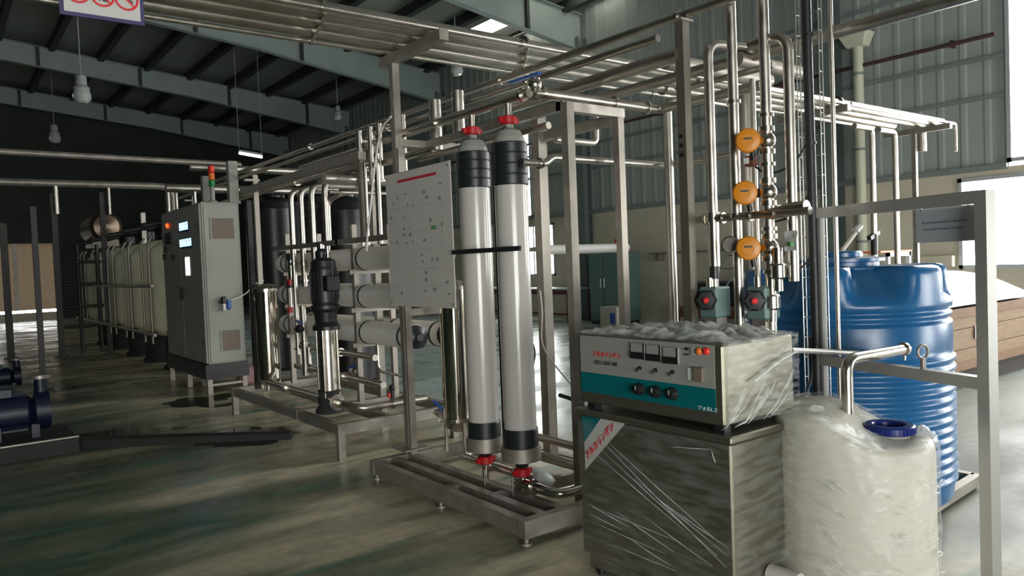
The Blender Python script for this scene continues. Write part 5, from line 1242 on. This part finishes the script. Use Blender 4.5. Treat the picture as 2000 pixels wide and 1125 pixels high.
# clamped cross manifold
zc = atX(1420, 425, XV).z; y_a, y_b = atX(1343, 428, XV).y, atX(1585, 415, XV).y
pipe('cross_manifold', 'clamped horizontal steel manifold joining the upright pipes', [(XV - .01, y_a, zc), (XV - .01, y_b, zc)], .021, rings=[((XV - .01, ySam + .04, zc), (0, 1, 0)), ((XV - .01, ySam - .07, zc), (0, 1, 0)), ((XV - .01, y3 + .09, zc), (0, 1, 0)), ((XV - .01, y3 - .05, zc), (0, 1, 0))])
pipe('cross_manifold', 'swollen steel reducer at the near end of the clamped manifold', [(XV + .01, y3 - .06, zc + .01), (XV + .01, y3 - .22, zc + .02)], .034, 'bright_steel')
for (X, z, r, y0, y1, lab) in ((3.75, 2.62, .034, .45, 4.2, 'upper steel pipe passing behind the pipe group'), (3.62, 2.50, .018, 2.35, 3.0, 'thin steel pipe passing behind the pipe group')):
    pipe('rack_pipe', lab, [(X, y0, z), (X, y1, z)], r, group='rack pipes along the line')
for k, (px0, py0, px1, py1, r) in enumerate(((1300, 118, 1500, 160, .055), (1440, 115, 1570, 145, .04))):
    q0, q1 = atY(px0, py0, 3.3 if k == 0 else 2.6), atY(px1, py1, 3.3 if k == 0 else 2.6); z = (q0.z + q1.z) / 2
    pipe('back_pipe', ('thick dull steel pipe crossing behind the bent sample pipe', 'dull steel pipe crossing behind the hooked pipe')[k], [(q0.x, q0.y, z), (q1.x, q1.y, z)], r, 'frame_steel', n=16)
def actuator(px, py, label):
    c = atX(px, py, XV - .07); t = thing('valve_actuator', label, 'actuator', c, 'orange actuators on the pipe group')
    d = V((-.80, -.56, .02)).normalized()
    obj('head', MB().lathe(c, [(.050, -.035), (.060, -.030), (.062, .014), (.056, .022), (.03, .026)], 28, d=d), 'valve_orange', t)
    bk = c - d * .035
    obj('neck', MB().cyl(bk, bk - d * .05, .040, 18), 'valve_orange', t)
    bb = V((XV + .02, y3, c.z)); obj('bonnet', MB().cyl(bk - d * .045, bb, .024, 12), 'black_plastic', t)
    vb = MB().ball(bb, .045).cyl(bb + V((0, 0, -.07)), bb + V((0, 0, -.045)), .040).cyl(bb + V((0, 0, .045)), bb + V((0, 0, .07)), .040); obj('valve_body', vb, 'bright_steel', t)
    s_ = d.cross(V((0, 0, 1))).normalized(); m = c + d * .0265 + V((0, 0, .008))
    obj('mark', MB().beam(m + s_ * .022, m - s_ * .018, .003, .010), 'print_dark', t)
    obj('cable_gland', MB().cyl(c - d * .01 + V((.015, -.012, -.055)), c - d * .01 + V((.020, -.016, -.095)), .014, 10), 'black_plastic', t)
    return t
actuator(1461, 275, 'orange round valve actuator, topmost on the upright pipe')
actuator(1455, 377, 'orange round valve actuator, middle one on the upright pipe')
actuator(1462, 485, 'orange round valve actuator beside the pressure gauge, lowest one')
c = atX(1467, 312, XV - .03); t = thing('limit_switch', 'small brown and cream switch under the top orange actuator', 'switch', c)
obj('body', MB().bevbox(c + V((-.02, -.03, -.035)), c + V((.02, .03, .02)), .006), 'foam_brown', t); obj('plug', MB().cyl(c + V((0, -.02, .02)), c + V((0, -.03, .06)), .018), 'black_plastic', t); obj('window', MB().box(c + V((-.024, .0, -.02)), c + V((-.019, .028, .01))), 'print_white', t)
c = atX(1426, 478, XV - .05); d = V((-.8, -.55, 0)).normalized(); t = thing('pressure_gauge', 'small round pressure gauge left of the lowest orange actuator', 'gauge', c)
obj('case', MB().lathe(c, [(.034, -.022), (.046, -.018), (.046, .008), (.039, .010)], 24, d=d), 'bright_steel', t); obj('dial', MB().lathe(c, [(.039, .006), (.001, .0062)], 20, d=d), 'print_white', t)
obj('needle', MB().beam(c + d * .008 + V((0, 0, -.008)), c + d * .008 + V((.01, -.012, .018)), .002, .004), 'print_dark', t); obj('stem', MB().cyl(c - d * .02, V((XV, y2, c.z)), .012), 'bright_steel', t)
for k, (px, py) in enumerate(((1380, 586), (1474, 587))):
    c = atX(px, py, XV - .06); t = thing('dosing_pump', ('dosing pump with a black star head and red knob, left one', 'dosing pump with a black star head and red knob, before the blue tank')[k], 'pump', c, 'dosing pumps behind the control unit')
    obj('head', MB().lathe(c, [(.056, -.02), (.060, -.015), (.060, .020), (.048, .030), (.02, .032)], 6, d=d), 'black_plastic', t)
    obj('knob', MB().lathe(c, [(.016, .030), (.016, .046), (.010, .050)], 16, d=d), 'knob_red', t)
    obj('body', MB().bevbox(c + V((.01, -.06, -.10)), c + V((.14, .06, .07)), .01), 'teal_cabinet', t)
    obj('outlet', MB().cyl(c + V((.03, 0, .07)), c + V((.03, 0, .12)), .018), 'bright_steel', t)
    obj('stand', MB().box(c + V((.03, -.04, -c.z)), c + V((.12, .04, -.10))), 'frame_steel', t)
    for j in range(6):
        a_ = PI / 3 * j; s_ = d.cross(V((0, 0, 1))).normalized(); e = s_ * math.cos(a_) * .046 + V((0, 0, 1)) * math.sin(a_) * .046
        obj('head_bolt', MB().cyl(c + e + d * .018, c + e + d * .027, .007, 8), 'bright_steel', t)
c = atX(1549, 468, XV + .02); t = thing('paper_tag', 'crumpled white tag with green print hanging from the hooked pipe', 'tag', c)
obj('sheet', MB().grid(c + V((0, .05, -.055)), (-.03, -.085, .0), (.01, .0, .10), 8, 8, lambda a, b, p: .012 * noise.noise(V((a * 3, b * 3, 1)))), 'bag_white', t)
obj('print', MB().beam(c + V((-.015, .02, -.02)), c + V((-.03, -.012, -.025)), .016, .02), 'print_green', t); obj('string', MB().tube([c + V((0, .03, .045)), c + V((.03, .02, .11))], .003, 5), 'white_cord', t)
for k, (px, py) in enumerate(((1520, 530), (1508, 590))):
    c = atX(px, py, XV); t = thing('pipe_union', ('crinkled bright steel union right of the pipe group', 'lower bright steel union before the blue tank')[k], 'fitting', c)
    obj('nut', MB().lathe(c, [(.03, -.04), (.042, -.03), (.042, .03), (.03, .04)], 6), 'bright_steel', t); obj('tube', MB().cyl(c + V((0, 0, -.10)), c + V((0, 0, .12)), .024), 'bright_steel', t)

# ================================================================== THINGS ALONG THE RIGHT-HAND WALL
t = thing('teal_cabinet', 'teal metal cabinet standing against the cream wall', 'cabinet', (12.35, 12.5, 0))
obj('body', MB().bevbox((12.0, 11.75, .08), (12.65, 12.75, 1.62), .015), 'teal_cabinet', t); obj('door', MB().bevbox((11.975, 11.80, .14), (12.0, 12.26, 1.56), .008), 'teal_cabinet', t); obj('door', MB().bevbox((11.975, 12.29, .14), (12.0, 12.70, 1.56), .008), 'teal_cabinet', t)
obj('plinth', MB().box((12.02, 11.78, 0), (12.6, 12.72, .09)), 'black_plastic', t)
for y in (12.22, 12.33): obj('door_handle', MB().cyl((11.96, y, .85), (11.96, y, 1.05), .014), 'alu_frame', t)
tag(obj('equipment_box', MB().bevbox((12.1, 12.15, 1.62), (12.5, 12.5, 1.78), .01), 'black_plastic'), 'black box lying on top of the teal cabinet', 'box')
def table(x0, x1, y0, y1, h, label, leg='table_red', top='table_top'):
    t = thing('work_table', label, 'table', ((x0 + x1) / 2, (y0 + y1) / 2, 0)); obj('top', MB().bevbox((x0, y0, h - .04), (x1, y1, h), .008), top, t)
    for x in (x0 + .05, x1 - .05):
        for y in (y0 + .05, y1 - .05): obj('leg', MB().box((x - .025, y - .025, 0), (x + .025, y + .025, h - .04)), leg, t)
    obj('apron', MB().box((x0 + .04, y0 + .04, h - .14), (x0 + .07, y1 - .04, h - .04)), leg, t); obj('rail', MB().box((x0 + .04, y0 + .04, .18), (x0 + .07, y1 - .04, .22)), leg, t)
table(11.9, 12.7, 13.4, 15.4, .82, 'red legged work table beside the teal cabinet')
table(11.9, 12.7, 16.2, 18.2, .82, 'red legged work table partly hidden by the upright membranes')
t = thing('stool', 'small stool with a pale round seat by the red legged table', 'stool', (11.4, 14.7, 0)); obj('seat', MB().lathe((11.4, 14.7, .48), [(.17, 0), (.18, .02), (.16, .05)], 20), 'table_top', t)
for k in range(4): a_ = PI / 2 * k + .6; obj('leg', MB().tube([(11.4 + .08 * math.cos(a_), 14.7 + .08 * math.sin(a_), .48), (11.4 + .2 * math.cos(a_), 14.7 + .2 * math.sin(a_), 0)], .014, 6), 'motor_blue', t)
t = thing('carton', 'pale carton with a blue mark in front of the teal cabinet', 'box', (11.4, 11.35, 0)); obj('body', MB().bevbox((11.2, 11.1, 0), (11.6, 11.6, .48), .01), 'milky_plastic', t); obj('mark', MB().box((11.195, 11.15, .12), (11.2, 11.3, .36)), 'handle_blue', t)
t = thing('bench', 'dark upholstered bench with a brown cushion against the cream wall', 'bench', (12.4, 9.4, 0)); obj('seat', MB().bevbox((12.0, 8.6, .25), (12.7, 10.3, .45), .04), 'foam_brown', t); obj('back', MB().bevbox((12.62, 8.6, .45), (12.8, 10.3, .95), .04), 'black_rubber', t)
for (x, y) in ((12.05, 8.7), (12.65, 8.7), (12.05, 10.2), (12.65, 10.2)): obj('leg', MB().box((x - .03, y - .03, 0), (x + .03, y + .03, .26)), 'black_plastic', t)
t = thing('leaning_ladder', 'thin dark ladder leaning on the cream wall', 'ladder', (12.4, 9.9, 0))
for dy in (0, .38): obj('stile', MB().beam((12.2, 9.7 + dy, 0), (12.92, 9.0 + dy, 1.72), .04, .03), 'column_paint', t)
for k in range(6): f_ = .1 + .15 * k; obj('rung', MB().cyl((12.2 + .72 * f_, 9.7 - .7 * f_, 1.72 * f_), (12.2 + .72 * f_, 10.08 - .7 * f_, 1.72 * f_), .014, 6), 'column_paint', t)
tag(obj('shelf_board', MB().box((12.7, 8.2, 1.55), (13.0, 11.5, 1.59)).box((12.75, 8.3, 1.40), (12.98, 8.33, 1.55)).box((12.75, 11.3, 1.40), (12.98, 11.33, 1.55)), 'frame_steel'), 'long thin wall shelf above the bench', 'shelf')
pa, pb = atY(1700, 491, 5.6), atY(1762, 488, 5.6)
t = thing('machine_stand', 'white framed stand with an orange top behind the blue tank', 'stand', ((pa.x + pb.x) / 2, 5.75, 0)); zt_ = (pa.z + pb.z) / 2
obj('top', MB().bevbox((pa.x, 5.45, zt_ - .03), (pb.x, 6.05, zt_), .006), 'orange_top', t)
for x in (pa.x + .28, pb.x - .04): obj('leg', MB().box((x - .03, 5.46, 0), (x + .03, 5.52, zt_ - .03)), 'white_paint', t)
for x in (pa.x + .28, pb.x - .04): obj('leg', MB().box((x - .03, 5.98, 0), (x + .03, 6.04, zt_ - .03)), 'white_paint', t)
obj('apron', MB().box((pa.x + .25, 5.46, zt_ - .09), (pb.x, 5.50, zt_ - .03)), 'white_paint', t)
# wooden crates with film over the top
def crate(x0, x1, y0, y1, z0, z1, label, cat='crate'):
    t = thing('wooden_crate', label, cat, ((x0 + x1) / 2, (y0 + y1) / 2, 0))
    obj('core', MB().box((x0 + .02, y0 + .02, z0), (x1 - .02, y1 - .02, z1 - .02)), 'crate_wood', t)
    nb = 3; h = (z1 - z0) / nb
    for k in range(nb):
        obj('board', MB().box((x0, y0, z0 + k * h + .004), (x1, y0 + .02, z0 + (k + 1) * h - .004)), 'crate_wood', t); obj('board', MB().box((x0, y0 + .02, z0 + k * h + .004), (x0 + .02, y1, z0 + (k + 1) * h - .004)), 'crate_wood', t)
    for (za, zb_) in ((z0, z0 + .09), (z1 - .09, z1)): obj('batten', MB().box((x0 - .015, y0 - .018, za), (x1 + .01, y0, zb_)), 'crate_edge', t); obj('batten', MB().box((x0 - .018, y0 - .018, za), (x0, y1, zb_)), 'crate_edge', t)
    for k in range(3): yy = y0 + .05 + (y1 - y0 - .2) * k / 2; obj('skid', MB().box((x0, yy, 0), (x1, yy + .1, z0)), 'pallet_dark', t)
    obj('paper_label', MB().box((x0 + .62, y0 - .0195, z0 + .30), (x0 + .78, y0 - .018, z0 + .44)), 'label_white', t)
    obj('film_cover', MB().grid((x0 + .03, y0 + .03, z1), (x1 - x0 - .06, 0, 0), (0, y1 - y0 - .06, 0), 36, 24, lambda a, b, p: (.02 + .36 * math.sin(PI * a) ** .5 * math.sin(PI * b) ** .5) * (.9 + .3 * abs(noise.noise(V((a * 2.5, b * 2, 3)))))), 'film_sheet', t)
    return t
crate(8.05, 10.6, 3.35, 4.6, .20, .84, 'long wooden crate under crumpled film below the right window')
tag(obj('electric_box', MB().bevbox((XW - .14, 5.25, 1.15), (XW - .02, 5.75, 1.33), .01), 'masonry_cream'), 'cream box on the wall beside the window sill', 'box')
